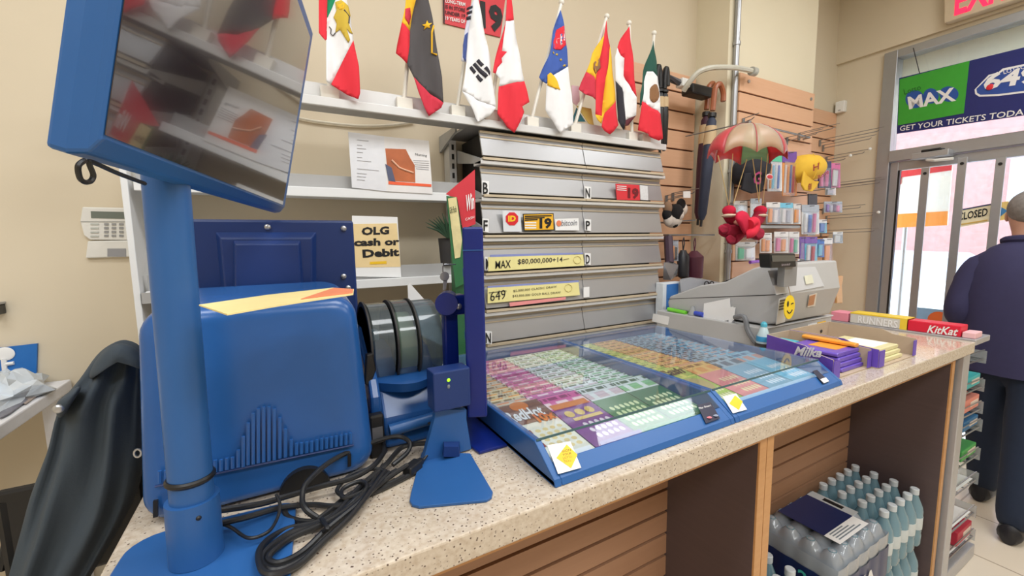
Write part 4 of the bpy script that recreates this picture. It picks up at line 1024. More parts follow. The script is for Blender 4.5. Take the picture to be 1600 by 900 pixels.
# OLG sign
t = thing('payment_sign', 'cream sign reading OLG cash or Debit on the lower shelf', 'sign', sy(590, 432))
syo = YP(2.022)
quad([(550, 337), (621, 339), (627, 433), (551, 432)], syo, (0, .003, 0)).build('plastic_sleeve', M_white, t)
quad([(551, 350), (620, 349), (626, 417), (552, 418)], YP(2.021), (0, .001, 0)).build('cream_paper', mat('sign_beige', (240, 214, 160), .7), t)
for s, a, b, c in (('OLG', (565, 368), (608, 366), (565, 355)), ('cash or', (553, 385), (624, 383), (553, 373)), ('Debit', (567, 403), (624, 400), (566, 390))):
    T(s, a, b, c, YP(2.0195), M_ink, t, .045)
quad([(578, 409), (604, 408), (604, 412), (578, 413)], YP(2.0195), (0, .001, 0)).build('small_print', M_yellow, t)
# magazine
t = thing('open_magazine', 'open booklet with an orange photo leaning on the upper shelf', 'magazine', sy(610, 300))
my = YP(1.984)
quad([(544, 206), (600, 213), (604, 299), (550, 293)], my, (0, .002, 0)).build('left_page', mat('page_white', (226, 228, 234), .4), t)
quad([(600, 213), (670, 220), (676, 303), (604, 299)], my, (0, .002, 0)).build('right_page', mat('page_white2', (232, 230, 230), .4), t)
ph = quad([(602, 232), (634, 233), (641, 247), (648, 258), (649, 285), (607, 282)], YP(1.9825), (0, .001, 0)).build('photo', mat('photo_orange', (186, 104, 64), .4, var=.25, scale=14), t)
quad([(602, 256), (612, 262), (618, 284), (607, 282)], YP(1.9815), (0, .001, 0)).build('shadow_print', mat('photo_blue', (86, 92, 120), .4), ph)
MB().tube([YP(1.981)(x, y) for x, y in ((612, 250), (624, 262), (634, 266), (646, 270))], .004, 5).build('strap_print', mat('strap_cream', (240, 190, 160), .5), ph)
quad([(607, 283), (674, 288), (674, 292), (607, 288)], YP(1.9825), (0, .001, 0)).build('orange_bar', mat('bar_orange', (240, 100, 60), .5), t)
T('Nursing', (649, 244), (667, 246), (649, 239), YP(1.982), M_ink, t)
for k in range(5):
    quad([(646+k, 250+k*3.2), (670, 251+k*3.4), (670, 252+k*3.4), (646+k, 251+k*3.2)], YP(1.9825), (0, .001, 0)).build('print_line', mat('print_pale', (180, 180, 185), .6), t)
for k, (y, wdt) in enumerate(((218, 18), (226, 8), (231, 14), (237, 9), (245, 8), (250, 22), (263, 34), (270, 15), (275, 14), (280, 12))):
    quad([(558, y), (558+wdt, y+wdt*.09), (558+wdt, y+1+wdt*.09), (558, y+1)], YP(1.9825), (0, .001, 0)).build('print_line', MATS['print_pale'] , t)
# white cable under the top shelf
o = MB().tube(smooth_path([PY(x, y, 2.285) for x, y in ((440, 178), (466, 184), (500, 190), (560, 196), (610, 195), (647, 190))]), .006, 7).build('cable', mat('cable_white', (222, 214, 196), .5), None, True); tag(o, 'cream cable drooping along the wall under the top shelf', 'cord')
# gift pack display card
t = thing('gift_pack_display', 'red and green folded gift pack display card beside the edge-on screen', 'display card', PY(720, 440, 1.7))
gy = YP(1.70)
quad([(697, 303), (742, 265), (743, 350), (723, 358), (715, 312)], gy, (0, .004, 0)).build('red_card', mat('card_red', (206, 52, 66), .45), t)
T('Win', (728, 331), (741, 326), (728, 305), YP(1.695), M_white, t, .02)
T('CASH', (727, 345), (741, 341), (727, 341), YP(1.695), M_white, t)
q = quad([(698, 306), (714, 308), (730, 440), (712, 450), (706, 400)], YP(1.675), (0, .006, 0)).build('side_panel', mat('card_green', (44, 108, 66), .45), t)
quad([(700, 310), (713, 308), (722, 375), (719, 402), (711, 404)], YP(1.672), (0, .002, 0)).build('printed_face', mat('card_cream', (216, 204, 152), .5, var=.2, scale=25), q)
T('Gift Pack', (703, 334), (714, 331), (702, 324), YP(1.669), mat('dark_print', (40, 60, 40), .5), q, .01)
MB().box(gy(712, 440).x, gy(740, 440).x, 1.705, 1.75, 1.0205, gy(730, 352).z).build('carton', mat('carton_green', (36, 96, 58), .5), t)
# little plant
t = thing('artificial_plant', 'dark green spiky plant on the shelf behind the red display card', 'plant', PY(694, 372, 1.95))
c = PY(700, 372, 2.0)
for k in range(16):
    a = -1.2+k*.18; L = .09+.03*random.random()
    e = c+Vector((math.sin(a)*L-.02, -.02*random.random(), .02+math.cos(a)*L))
    MB().tube([c, c.lerp(e, .5)+Vector((0, -.01, .01)), e], [.004, .006, .001], 6).build('leaf', mat('leaf_green', (40, 70, 48), .6), t, True)
MB().lathe(PY(700, 372, 2.015)+Vector((0, .03, -.14)), [(0, 0), (.03, 0), (.04, .14), (0, .14)], 14).build('pot', M_dark, t, True)
# wall keypad
t = thing('alarm_keypad', 'white alarm keypad on the wall left of the shelves', 'keypad', PY(170, 375, 2.29))
ky = YP(2.283)
def c2(x, y): return (x/3, 280+y/3)
quad([c2(*p) for p in [(385, 130), (630, 135), (642, 280), (625, 286), (420, 284), (392, 262), (375, 195)]], ky, (0, .017, 0)).build('case', mat('keypad_white', (228, 226, 220), .4), t, bevel=.003)
quad([c2(*p) for p in [(425, 150), (602, 154), (603, 186), (427, 182)]], YP(2.281), (0, .003, 0)).build('lcd', mat('lcd_grey', (112, 120, 112), .2), t)
quad([c2(*p) for p in [(378, 197), (632, 198), (632, 201), (378, 200)]], YP(2.281), (0, .003, 0)).build('seam', mat('seam_grey', (160, 160, 156), .5), t)
for r in range(4):
    for c_ in range(3):
        x, y = 488+c_*35, 206+r*18; quad([c2(*p) for p in [(x, y), (x+20, y), (x+20, y+10), (x, y+10)]], YP(2.280), (0, .004, 0)).build('key', mat('key_grey', (150, 150, 150), .5), t)
    x, y = 604, 207+r*18; quad([c2(*p) for p in [(x, y), (x+22, y), (x+22, y+7), (x, y+7)]], YP(2.280), (0, .004, 0)).build('key', MATS['key_grey'], t)
    x, y = 424, 207+r*19; quad([c2(*p) for p in [(x, y), (x+38, y), (x+38, y+7), (x, y+7)]], YP(2.280), (0, .004, 0)).build('key', mat('key_pale', (186, 190, 184), .5), t)
t = thing('alarm_box', 'flat white alarm box on the wall directly under the keypad', 'box', PY(175, 403, 2.29))
quad([c2(*p) for p in [(410, 290), (642, 286), (655, 362), (400, 370)]], ky, (0, .017, 0)).build('case', MATS['keypad_white'], t, bevel=.003)
quad([c2(*p) for p in [(503, 325), (590, 325), (590, 364), (503, 362)]], YP(2.281), (0, .003, 0)).build('badge', mat('badge_grey', (150, 150, 154), .4), t)
# red 19 poster
t = thing('age_poster', 'red 19 poster on the wall behind the flags', 'poster', PY(740, 40, 2.29))
ry = YP(2.292); rr_ = YP(2.288)
quad([(692, -40), (793, -30), (782, 58), (693, 36)], ry, (0, .006, 0)).build('sheet', mat('poster_red', (216, 52, 62), .5), t)
quad([(692, -40), (694, -40), (695, 37), (693, 36)], rr_, (0, .003, 0)).build('edge', M_ink, t)
T('19', (751, 44), (786, 53), (750, 0), rr_, M_ink, t, .05)
for i, (s, m) in enumerate((('LONG-TERM', M_white), ('IS IN STORE', M_ink), ('UNDER 19', M_ink), ('19 YEARS OF', M_white))):
    T(s, (696, 4+i*9), (727, 10+i*9), (696, -2+i*9), rr_, m, t, .02)
# cabinet stickers
cy = YP(1.8845)
t = thing('id_sign', 'white sheet with a red ID octagon on the cabinet', 'sign', cy(800, 355))
quad([(785, 329), (813, 330), (815, 362), (787, 362)], cy, (0, .003, 0)).build('sheet', mat('id_white', (222, 226, 232), .4), t)
quad([(800+10.5*math.cos(a), 342+11*math.sin(a)) for a in [PI/8+k*PI/4 for k in range(8)]], YP(1.883), (0, .001, 0)).build('octagon', M_red, t)
T('ID', (794, 346.5), (806, 346), (794, 337), YP(1.882), M_yellow, t, .05)
t = thing('age_sign', 'yellow 19 sign on the cabinet beside the ID sheet', 'sign', cy(840, 350))
quad([(817, 334), (865, 333), (866, 360), (819, 361)], cy, (0, .003, 0)).build('border', M_ink, t)
quad([(818.5, 335.5), (864, 334.5), (865, 358.5), (820, 359.5)], YP(1.8835), (0, .001, 0)).build('sheet', mat('age_yellow', (240, 182, 44), .5), t)
T('19', (843, 358), (862, 357), (843, 341), YP(1.8825), M_ink, t, .05)
for i in range(3): quad([(820, 337+i*3), (862-i*11, 336+i*3), (862-i*11, 338+i*3), (820, 339+i*3)], YP(1.8825), (0, .0005, 0)).build('print_line', M_ink, t)
for i in range(3): quad([(820, 347+i*4), (838, 347+i*4), (838, 349+i*4), (820, 349+i*4)], YP(1.8825), (0, .0005, 0)).build('print_line', M_white, t)
t = thing('bitcoin_sign', 'white bitcoin sticker on the cabinet', 'sign', cy(885, 350))
quad([(867, 342), (904, 341), (905, 360), (868, 360)], cy, (0, .003, 0)).build('sheet', M_white, t)
c = cy(873, 349); MB().cyl(c+Vector((0, -.0005, 0)), c+Vector((0, -.003, 0)), .016, n=20).build('coin', mat('bitcoin_orange', (232, 134, 96), .5), t)
T('bitcoin', (877, 353), (902, 352), (877, 344), YP(1.8825), mat('bitcoin_grey', (140, 140, 146), .5), t, .01, shear=.15)
t = thing('age_sign', 'small red 19 sign on the cabinet at the right', 'sign', cy(980, 300))
quad([(962, 287), (999, 289), (1000, 313), (964, 312)], cy, (0, .003, 0)).build('sheet', MATS['poster_red'], t)
T('19', (981, 310), (998, 311), (981, 293), YP(1.8825), mat('print_maroon', (110, 16, 30), .5), t, .05)
for i in range(3): quad([(964, 290+i*3), (979, 291+i*3), (979, 292+i*3), (964, 291+i*3)], YP(1.8825), (0, .0005, 0)).build('print_line', M_white, t)
o = sheet('notice_sticker', 'small white notice sticker beside the small red 19 sign', 'sticker', [(1000, 289), (1012, 291), (1013, 313), (1001, 312)], cy, mat('notice_white', (220, 220, 222), .5, var=.1, scale=90))
t = thing('jackpot_sign', 'pale yellow strip reading $80,000,000+14 on the cabinet', 'sign', cy(840, 415))
M_strip = mat('strip_yellow', (240, 230, 160), .6); M_stripb = mat('strip_edge', (140, 150, 206), .6)
quad([(763, 402), (911, 397), (913, 415), (763, 424)], cy, (0, .003, 0)).build('strip', M_strip, t)
quad([(766, 398), (911, 394.5), (911, 397.5), (766, 401.5)], cy, (0, .003, 0)).build('blue_edge', M_stripb, t)
T('MAX', (774, 420), (799, 418), (773, 408), YP(1.8825), M_ink, t, .01, shear=.15)
T('$80,000,000+14', (809, 414), (879, 410), (809, 405), YP(1.8825), mat('strip_ink', (60, 56, 56), .6), t, .01)
MB().tube([YP(1.8825)(902+6*math.cos(a), 406+6*math.sin(a)) for a in [k*PI/4 for k in range(9)]], .0015, 4).build('emblem', mat('emblem_gold', (206, 190, 120), .6), t)
MB().tube([YP(1.8825)(x, y) for x, y in ((880, 406), (889, 404))], .001, 4).build('stroke', M_ink, t)
t = thing('jackpot_sign', 'pale yellow 649 strip reading CLASSIC DRAW and GOLD BALL DRAW', 'sign', cy(830, 460))
quad([(762, 450), (904, 441), (906, 461), (762, 474)], cy, (0, .003, 0)).build('strip', M_strip, t)
quad([(762, 447), (904, 438), (904, 441), (762, 450)], cy, (0, .003, 0)).build('blue_edge', M_stripb, t)
T('649', (766, 471), (790, 467), (766, 456), YP(1.8825), M_ink, t, .0)
quad([(764, 457), (791, 454), (792, 455), (764, 458)], YP(1.8825), (0, .0005, 0)).build('logo_edge', mat('strip_ink', (60, 56, 56), .6), t)
T('$5,000,000 CLASSIC DRAW', (802, 457), (870, 450), (802, 453), YP(1.8825), M_ink, t)
T('$42,000,000 GOLD BALL DRAW', (801, 465), (876, 459), (801, 461), YP(1.8825), M_ink, t)
MB().tube([YP(1.8825)(888+6*math.cos(a), 450+6*math.sin(a)) for a in [k*PI/4 for k in range(9)]], .0015, 4).build('emblem', MATS['emblem_gold'], t)
o = sheet('promo_strip', 'thin pink and white promotional strip under the 649 strip', 'sign', [(796, 473), (884, 464), (884, 468), (797, 479)], YP(1.8835), mat('promo_pink', (236, 150, 150), .5))
# card on top shelf between flags
t = thing('shelf_card', 'small teal and yellow card leaning on the top shelf between flags', 'card', PY(905, 192, 1.95))
quad([(893, 190), (901, 168), (915, 190)], YP(1.95), (0, .003, 0)).build('teal_part', mat('card_teal', (50, 110, 120), .5), t)
quad([(901, 165), (924, 170), (928, 196), (920, 193)], YP(1.945), (0, .003, 0)).build('yellow_part', mat('card_yellow', (220, 196, 110), .5), t)
quad([(893, 133), (905, 135), (906, 158), (901, 165), (895, 160)], YP(1.955), (0, .003, 0)).build('pink_part', mat('card_pink', (226, 190, 200), .5), t)
MB().box(PY(893, 190, 1.955).x, PY(926, 190, 1.955).x, 1.95, 1.97, 2.136, 2.2).build('backing', mat('card_back', (180, 180, 180), .5), t)

# ================================================================ flags
M_fpole = mat('flag_pole_white', (232, 228, 218), .4)
FM = {k: mat('cloth_'+k, c, .8, var=.03) for k, c in dict(red=(226, 44, 60), green=(26, 146, 100), white=(238, 238, 240), gold=(206, 176, 60), yellow=(244, 190, 40), char=(78, 74, 76), blue=(60, 92, 172), lav=(206, 208, 226), black=(44, 42, 52), dgreen=(30, 82, 70), brown=(140, 100, 66), navyb=(56, 76, 140), crimson=(206, 48, 70), ddark=(90, 30, 40)).items()}
FY = 1.865
def flag(label, sc, ox, regions, pole, base, ballp, yoff=0, deco=None):
    Y0 = FY+yoff; plane = YP(Y0)
    def cv(p): return (ox+p[0]/sc, p[1]/sc)
    t = thing('table_flag', label, 'flag', PY(*cv(base), 1.9), 'small flags along the top shelf')
    def disp(P, p):
        return P+Vector((0, .010*math.sin(50*P.x+9*P.z+yoff*90)+.003*math.sin(110*P.x-14*P.z), 0))
    for k, (mname, poly) in enumerate(regions):
        pts = [cv(p) for p in poly]
        if mname.startswith('+'):
            mb = cdt_sheet(MB(), pts, YP(Y0-.003), disp, 4); mb.build('emblem', FM[mname[1:]], t, True, solid=.0012, angle=180)
        else:
            mb = cdt_sheet(MB(), pts, plane, disp, 6); mb.build('cloth_panel', FM[mname], t, True, solid=.0015, angle=180)
    for m, pts, r in (deco or []):
        MB().tube([disp(YP(Y0-.004)(*cv(p)), None) for p in pts], r, 5).build('emblem_line', FM[m], t)
    b = PY(*cv(base), 1.93); b.z = 2.1365
    MB().box(b.x-.035, b.x+.035, 1.908, 1.936, 2.1365, 2.19).build('stand', M_fpole, t, bevel=.002)
    top = PY(*cv(ballp), Y0+.03)
    MB().tube([Vector((b.x, 1.922, 2.185)), top], .0095, 8).build('pole', M_fpole, t, True)
    MB().ball(top, .015).build('finial', M_fpole, t, True)
    return t
S4 = (4.092, 440); S5 = (4.092, 760)
def circ(cx, cy_, rx, ry, n=14): return [(cx+rx*math.cos(2*PI*k/n), cy_+ry*math.sin(2*PI*k/n)) for k in range(n)]
def star(cx, cy_, r): return [(cx+(r if k % 2 == 0 else r*.42)*math.sin(k*PI/5), cy_-(r if k % 2 == 0 else r*.42)*math.cos(k*PI/5)) for k in range(10)]
flag('green, white and red flag with a golden lion, leftmost on the top shelf', *S4,
     [('red', [(240, -160), (300, -160), (294, 0), (290, 250), (280, 255), (238, 212)]),
      ('green', [(294, 0), (300, -160), (360, -160), (345, 0), (320, 60), (300, 100), (292, 110)]),
      ('white', [(292, 110), (300, 100), (320, 60), (345, 0), (360, -160), (395, -160), (415, 0), (440, 120), (458, 260), (315, 540), (283, 525), (285, 250)]),
      ('red', [(458, 260), (492, 430), (500, 600), (488, 640), (315, 540)]),
      ('+gold', [(340, 20), (380, 5), (425, 40), (440, 100), (425, 155), (455, 218), (432, 214), (412, 190), (436, 262), (424, 282), (398, 240), (372, 190), (345, 205), (352, 150), (332, 110), (350, 70)]),
      ('+yellow', circ(378, 40, 26, 30))],
     (0, 0), (303, 555), (310, -190), 0, [('char', [(345, 205), (330, 222), (315, 210), (318, 180), (305, 165)], .002), ('char', [(398, 70), (432, 110), (428, 155)], .003)])
flag('charcoal flag with a yellow star folded over a yellow and red flag', *S4,
     [('yellow', [(800, -60), (880, -60), (860, 0), (840, 90), (820, 200), (765, 150), (790, 40)]),
      ('red', [(765, 150), (820, 200), (815, 300), (800, 410), (735, 335), (740, 290)]),
      ('+crimson', [(790, 60), (826, 40), (832, 100), (815, 160), (785, 120)]),
      ('char', [(860, 0), (880, -60), (920, -60), (935, 0), (960, 120), (995, 350), (1020, 500), (1032, 660), (840, 500), (800, 410), (815, 300), (820, 200), (840, 90)]),
      ('crimson', [(840, 500), (1032, 660), (1020, 690), (945, 740), (910, 690)]),
      ('+yellow', star(928, 165, 30))],
     (0, 0), (780, 625), (850, -120), .004, [('yellow', [(968, 170), (955, 215), (958, 342), (990, 355)], .004)])
flag('white flag with blue disc and black bars hanging before the red poster', *S4,
     [('lav', [(1225, 0), (1205, 150), (1180, 400), (1145, 395), (1170, 220), (1200, 60)]),
      ('white', [(1225, 0), (1235, -60), (1250, -60), (1255, 0), (1290, 180), (1330, 360), (1365, 690), (1150, 585), (1180, 400), (1205, 150)]),
      ('white', [(1150, 585), (1365, 690), (1330, 740), (1255, 780), (1215, 700)]),
      ('+navyb', [(1196, 200), (1188, 300), (1172, 400), (1155, 370), (1158, 290), (1175, 220)]),
      ('+black', [(1205, 430), (1220, 415), (1248, 455), (1234, 470)]), ('+black', [(1246, 485), (1260, 470), (1288, 510), (1275, 524)]),
      ('+black', [(1226, 410), (1240, 396), (1314, 488), (1298, 502)]),
      ('+black', [(1246, 390), (1260, 377), (1290, 415), (1276, 428)]), ('+black', [(1290, 440), (1305, 428), (1330, 462), (1326, 485)]),
      ('+black', [(1186, 48), (1218, 40), (1218, 54), (1186, 64)]), ('+black', [(1186, 74), (1216, 68), (1216, 84), (1186, 92)]), ('+black', [(1184, 104), (1210, 100), (1210, 122), (1184, 124)])],
     (0, 0), (1120, 690), (1245, -120), .008)
flag('red and white maple leaf flag', *S5,
     [('red', [(140, -50), (166, -50), (168, 0), (180, 125), (118, 140), (128, 60)]),
      ('red', [(118, 140), (105, 250), (100, 325), (128, 335), (100, 370), (105, 395), (75, 430), (60, 470), (42, 465), (45, 440), (90, 250)]),
      ('white', [(118, 140), (180, 125), (205, 280), (230, 420), (248, 515), (85, 550), (95, 500), (60, 470), (75, 430), (105, 395), (100, 370), (128, 335), (100, 325), (105, 250)]),
      ('red', [(85, 550), (248, 515), (280, 650), (230, 680), (242, 715), (180, 850), (65, 730), (75, 600)])],
     (0, 0), (20, 740), (152, -80), .002)
flag('blue and white flag with a red shield and golden bird', *S5,
     [('blue', [(470, 65), (490, 170), (510, 320), (515, 430), (430, 480), (385, 535), (343, 492), (400, 340), (430, 200)]),
      ('white', [(515, 430), (540, 600), (555, 795), (465, 855), (385, 700), (385, 535), (430, 480)]),
      ('+yellow', [(388, 480), (403, 468), (430, 490), (480, 570), (440, 572), (390, 545)]),
      ('+red', [(455, 185), (489, 170), (505, 290), (480, 316), (432, 308), (434, 262)]),
      ('+white', [(470, 205), (491, 200), (499, 265), (478, 290), (450, 266)]),
      ('+blue', circ(476, 225, 6, 8)), ('+blue', circ(472, 248, 6, 8)), ('+blue', circ(487, 246, 6, 8)), ('+blue', circ(476, 270, 6, 8)),
      ('+gold', star(432, 336, 10)), ('+gold', star(456, 344, 10)), ('+gold', star(482, 378, 10)), ('+gold', star(500, 418, 10))],
     (0, 0), (285, 755), (480, 15), .006)
flag('yellow and red folded flag with a crest, third from the right', *S5,
     [('yellow', [(745, 230), (720, 440), (705, 510), (635, 460), (680, 340)]),
      ('crimson', [(635, 460), (705, 510), (695, 640), (595, 570)]),
      ('red', [(768, 130), (795, 290), (760, 500), (745, 740), (690, 735), (695, 640), (705, 510), (720, 440), (745, 230)]),
      ('yellow', [(795, 290), (810, 400), (830, 640), (760, 720), (740, 790), (700, 770), (690, 735), (745, 740), (760, 500)]),
      ('red', [(830, 640), (845, 800), (790, 860), (740, 810), (760, 720)]),
      ('+brown', [(688, 400), (728, 366), (733, 430), (706, 470), (680, 440)])],
     (0, 0), (545, 790) if 0 else (560, 770), (770, 105), .003)
flag('red, white and black striped flag, second from the right', *S5,
     [('red', [(903, 175), (925, 330), (945, 560), (950, 625), (885, 480), (885, 370), (832, 310), (868, 240)]),
      ('white', [(832, 310), (885, 370), (885, 480), (950, 625), (952, 740), (885, 770), (882, 590), (820, 520), (815, 370)]),
      ('black', [(820, 520), (882, 590), (885, 770), (870, 835), (840, 770), (830, 600)]),
      ('ddark', [(885, 770), (952, 740), (915, 800), (880, 810)])],
     (0, 0), (925, 850), (912, 148), .022)
flag('green, white and red flag with a brown eagle, rightmost on the top shelf', *S5,
     [('dgreen', [(1062, 265), (1090, 440), (1095, 490), (1060, 460), (1030, 455), (1010, 520), (1000, 600), (990, 650), (980, 690), (978, 600), (1010, 450)]),
      ('white', [(1030, 455), (1060, 460), (1095, 490), (1110, 730), (1040, 670), (990, 650), (1000, 600), (1010, 520)]),
      ('red', [(990, 650), (1040, 670), (1110, 730), (1118, 890), (1100, 900), (975, 830)]),
      ('+brown', circ(1072, 598, 26, 58))],
     (0, 0), (1010, 880), (1072, 212), .004)
# ================================================================ hanging goods on the slat walls
M_wire = mat('hook_wire', (150, 150, 152), .3, .7)
def hook(label, px, Y, length, tip=False, rise=.02, group='slatwall hooks'):
    length *= .62
    a = PY(px[0], px[1], Y); t = thing('slatwall_hook', label, 'hook', a)
    MB().box(a.x-.012, a.x+.012, Y-.012, Y-.004, a.z-.03, a.z+.03).build('bracket', M_wire, t)
    MB().tube([a+Vector((0, -.008, 0)), a+Vector((0, -length, rise*.5)), a+Vector((0, -length-.015, rise))], .0036, 6).build('prong', M_wire, t)
    MB().tube([a+Vector((0, -.008, .03)), a+Vector((0, -length-.05, .03+rise*.4))], .003, 6).build('tag_bar', M_wire, t)
    if tip: MB().ball(a+Vector((0, -length-.055, .03+rise*.4)), .014).build('white_tip', M_whitepl, t)
    return t
SW = PYF-.022; SB = YB-.022
hooks = [((1228, 221), SW, .35, 0, 'above the yellow cap, left of the bare pair'), ((1247, 214), SW, .40, 0, 'above the yellow cap, right of the bare pair'), ((1280, 224), SB, .75, 0, 'highest in the corner panel'), ((1285, 232), SB, .62, 0, 'second highest in the corner panel'),
         ((1290, 250), SB, .5, 1, 'with a white tip above the scissors pack'), ((1284, 256), SB, .3, 1, 'short with a white tip beside the yellow cap'), ((1295, 292), SB, .62, 0, 'bare beside the pink card packs'), ((1290, 296), SB, .7, 0, 'lower bare one beside the pink card packs'),
         ((1285, 330), SB, .5, 0, 'over the small clear packs'), ((1290, 342), SB, .62, 1, 'with a white tip under the small clear packs'), ((1282, 365), SB, .7, 0, 'over the small brown cards'), ((1300, 395), SB, .5, 0, 'bare near the register, upper'), ((1298, 406), SB, .4, 1, 'with a white tip near the register')]
for px, Y, L, tip, where in hooks: hook('long chrome slatwall hook %s' % where, px, Y, L, tip)
hook('long chrome hook reaching left over the red umbrella canopy', (1160, 192), SW, .12); 
t = thing('hanging_rail', 'grey horizontal display bar across the pilaster slatwall', 'rail', PY(1215, 205, SW-.03))
MB().tube([PY(1166, 191, SW-.05), PY(1265, 215, SW-.05)], .008, 8).build('bar', M_wire, t)
for x, y in ((1166, 191), (1265, 215)): p = PY(x, y, SW-.05); MB().tube([p, (p.x, SW-.003, p.z)], .008, 8).build('arm', M_wire, t)

def pack(label, r, Y, body, head=None, inner=None, name='hang_pack', group=None, clearp=True, cat='packet', skew=0, yback=None):
    x0, y0, x1, y1 = r; pl = YP(Y)
    t = thing(name, label, cat, pl((x0+x1)/2, y1), group); hh = (y1-y0)*.24
    quad([(x0, y0+hh*.2), (x1, y0+hh*.2+skew), (x1, y1+skew), (x0, y1)], YP(Y+.008), (0, .006, 0)).build('backing_card', body, t)
    if head is not None:
        quad([(x0, y0), (x1, y0+skew), (x1, y0+hh+skew), (x0, y0+hh)], YP(Y+.004), (0, .004, 0)).build('header_card', head, t)
    if inner is not None:
        cx_ = (x0+x1)/2; w_ = (x1-x0); n = 0
        for k, m in enumerate(inner):
            xa = x0+w_*(.12+.76*k/len(inner)); xb = x0+w_*(.12+.76*(k+.75)/len(inner)); ys = y0+hh*1.25+(k % 2)*2
            a, b = pl(xa, y1-hh*.3), pl(xb, ys)
            MB().box(a.x, b.x, Y-.006, Y+.0075, a.z, b.z).build('contents', m, t, bevel=.002)
    if clearp:
        a, b = pl(x0+1, y1-1), pl(x1-1, y0+hh)
        MB().loft([[Vector((a.x, Y+.003, a.z)), Vector((b.x, Y+.003, a.z)), Vector((b.x, Y+.003, b.z)), Vector((a.x, Y+.003, b.z))],
                   [Vector((a.x+.01, Y-.012, a.z+.012)), Vector((b.x-.01, Y-.012, a.z+.012)), Vector((b.x-.01, Y-.009, b.z-.01)), Vector((a.x+.01, Y-.009, b.z-.01))]]).build('clear_blister', M_blis, t)
    # its peg
    p = pl((x0+x1)/2, y0+2); yb = yback or (SW-.0 if p.x < PX1 else SB)
    MB().tube([(p.x, Y-.03, p.z), (p.x, yb+.0, p.z)], .004, 6).build('peg', M_wire, t)
    return t
M_blis = clear('blister', (244, 246, 248), .9, .06)
def cm(n, c): return mat('card_'+n, c, .5, var=.06, scale=60)
cG, cB, cO, cW, cP, cV, cC, cN, cS, cR = cm('grn', (90, 200, 160)), cm('blu', (70, 120, 200)), cm('org', (240, 160, 90)), cm('wht', (232, 230, 230)), cm('pnk', (226, 120, 170)), cm('vio', (120, 80, 170)), cm('cyn', (120, 200, 230)), cm('nvy', (50, 56, 100)), cm('silver', (176, 184, 196)), cm('red', (210, 50, 70))
YH = 1.84
packs = [
 ('clear packet with green header and blue pens beside the black cap', (1200, 238, 1222, 299), cW, cG, [cO, cC, cW, cB], YH),
 ('packet with purple and white header and orange striped contents', (1223, 237, 1245, 306), cO, cV, [cW, cO, cB, cR], YH),
 ('navy packet with pink scissors right of the yellow cap', (1279, 252, 1299, 294), cN, cN, [cP, cP], 1.9),
 ('pink card packet at the far right behind the scissors packet', (1299, 255, 1313, 293), cP, cP, [cW], 2.0),
 ('small clear packet under the pink card packets', (1290, 293, 1306, 305), cW, None, [cS], 1.95),
 ('white paper packet behind the red doll, upper left', (1147, 314, 1168, 340), cW, cW, None, YH+.06),
 ('white packet between the red doll and the grey packs', (1173, 310, 1190, 341), cW, cS, None, YH+.03),
 ('grey edged clear packet in the middle row, leftmost', (1198, 316, 1219, 350), cS, cW, [cO, cW], YH),
 ('clear packet of pale trinkets in the middle row, second', (1219, 317, 1239, 350), cW, cC, [cW, cS], YH),
 ('clear packet of pale trinkets in the middle row, third', (1240, 318, 1251, 350), cW, cW, [cO], YH),
 ('large white and blue packet at the right of the middle row', (1253, 320, 1280, 366), cW, cS, [cW, cB, cP], YH),
 ('black packet hanging above the large white and blue packet', (1263, 302, 1277, 320), M_black, None, None, YH),
 ('row of small purple and grey clips packet in the corner', (1288, 314, 1316, 332), cS, None, [cV, cS, cN, cP], 1.95),
 ('blue clear packet beside the large white packet', (1279, 343, 1292, 364), cC, cW, [cB], 1.9),
 ('tall white clear bag with green bottom beside the conduit', (1150, 378, 1180, 407), cW, cW, [cG, cW], YH),
 ('white packet with orange toy in the lowest row', (1188, 364, 1206, 395), cW, cW, [cO, cO], YH),
 ('white packet with pale toy in the lowest row, beside the orange toy packet', (1210, 362, 1232, 395), cW, cW, [cP, cO], YH),
 ('white and pink packet in the lowest row', (1233, 362, 1249, 397), cW, cW, [cP, cG], YH),
 ('purple packet in the lowest row', (1250, 370, 1257, 408), cV, cV, None, YH),
 ('lilac and turquoise packet with red print in the lowest row', (1258, 370, 1277, 413), cC, cV, [cW, cR], YH),
 ('bright blue toy packet in the lowest row', (1277, 374, 1288, 402), cB, cB, [cC], 1.9),
 ('brown card packet at the right end of the lowest row', (1286, 372, 1301, 410), cm('brn', (160, 130, 110)), cW, [cO], 1.95),
 ('small clear grey packet above the brown card packet', (1302, 362, 1317, 380), cS, cW, [cW], 2.0),
 ('small blue packet just left of the register display', (1189, 402, 1199, 414), cB, None, None, YH),
 ('small white tag packet right of the register display', (1247, 404, 1256, 414), cW, None, None, YH),
 ('small grey packet behind the lilac packet', (1262, 345, 1274, 368), cS, cW, None, 1.95),
]
for lab, r, b, h, inn, Y in packs: pack(lab, r, Y, b, h, inn, clearp=(b is not M_black))
o = MB().tube([PY(1172, 410, YH), PY(1190, 408, YH)], .012, 7).build('pen', mat('violet_pen', (150, 90, 200), .4), None, True); tag(o, 'violet pen on the slatwall ledge just above the register', 'pen')
t = thing('shelf_tray', 'thin grey shelf on the pilaster slatwall under the middle packets', 'shelf', PY(1220, 354, 1.9))
a = PY(1188, 352, 1.86); b = PY(1250, 356, 1.86); MB().box(a.x, b.x, 1.86, SW, a.z-.02, a.z).build('board', M_shelfg, t)
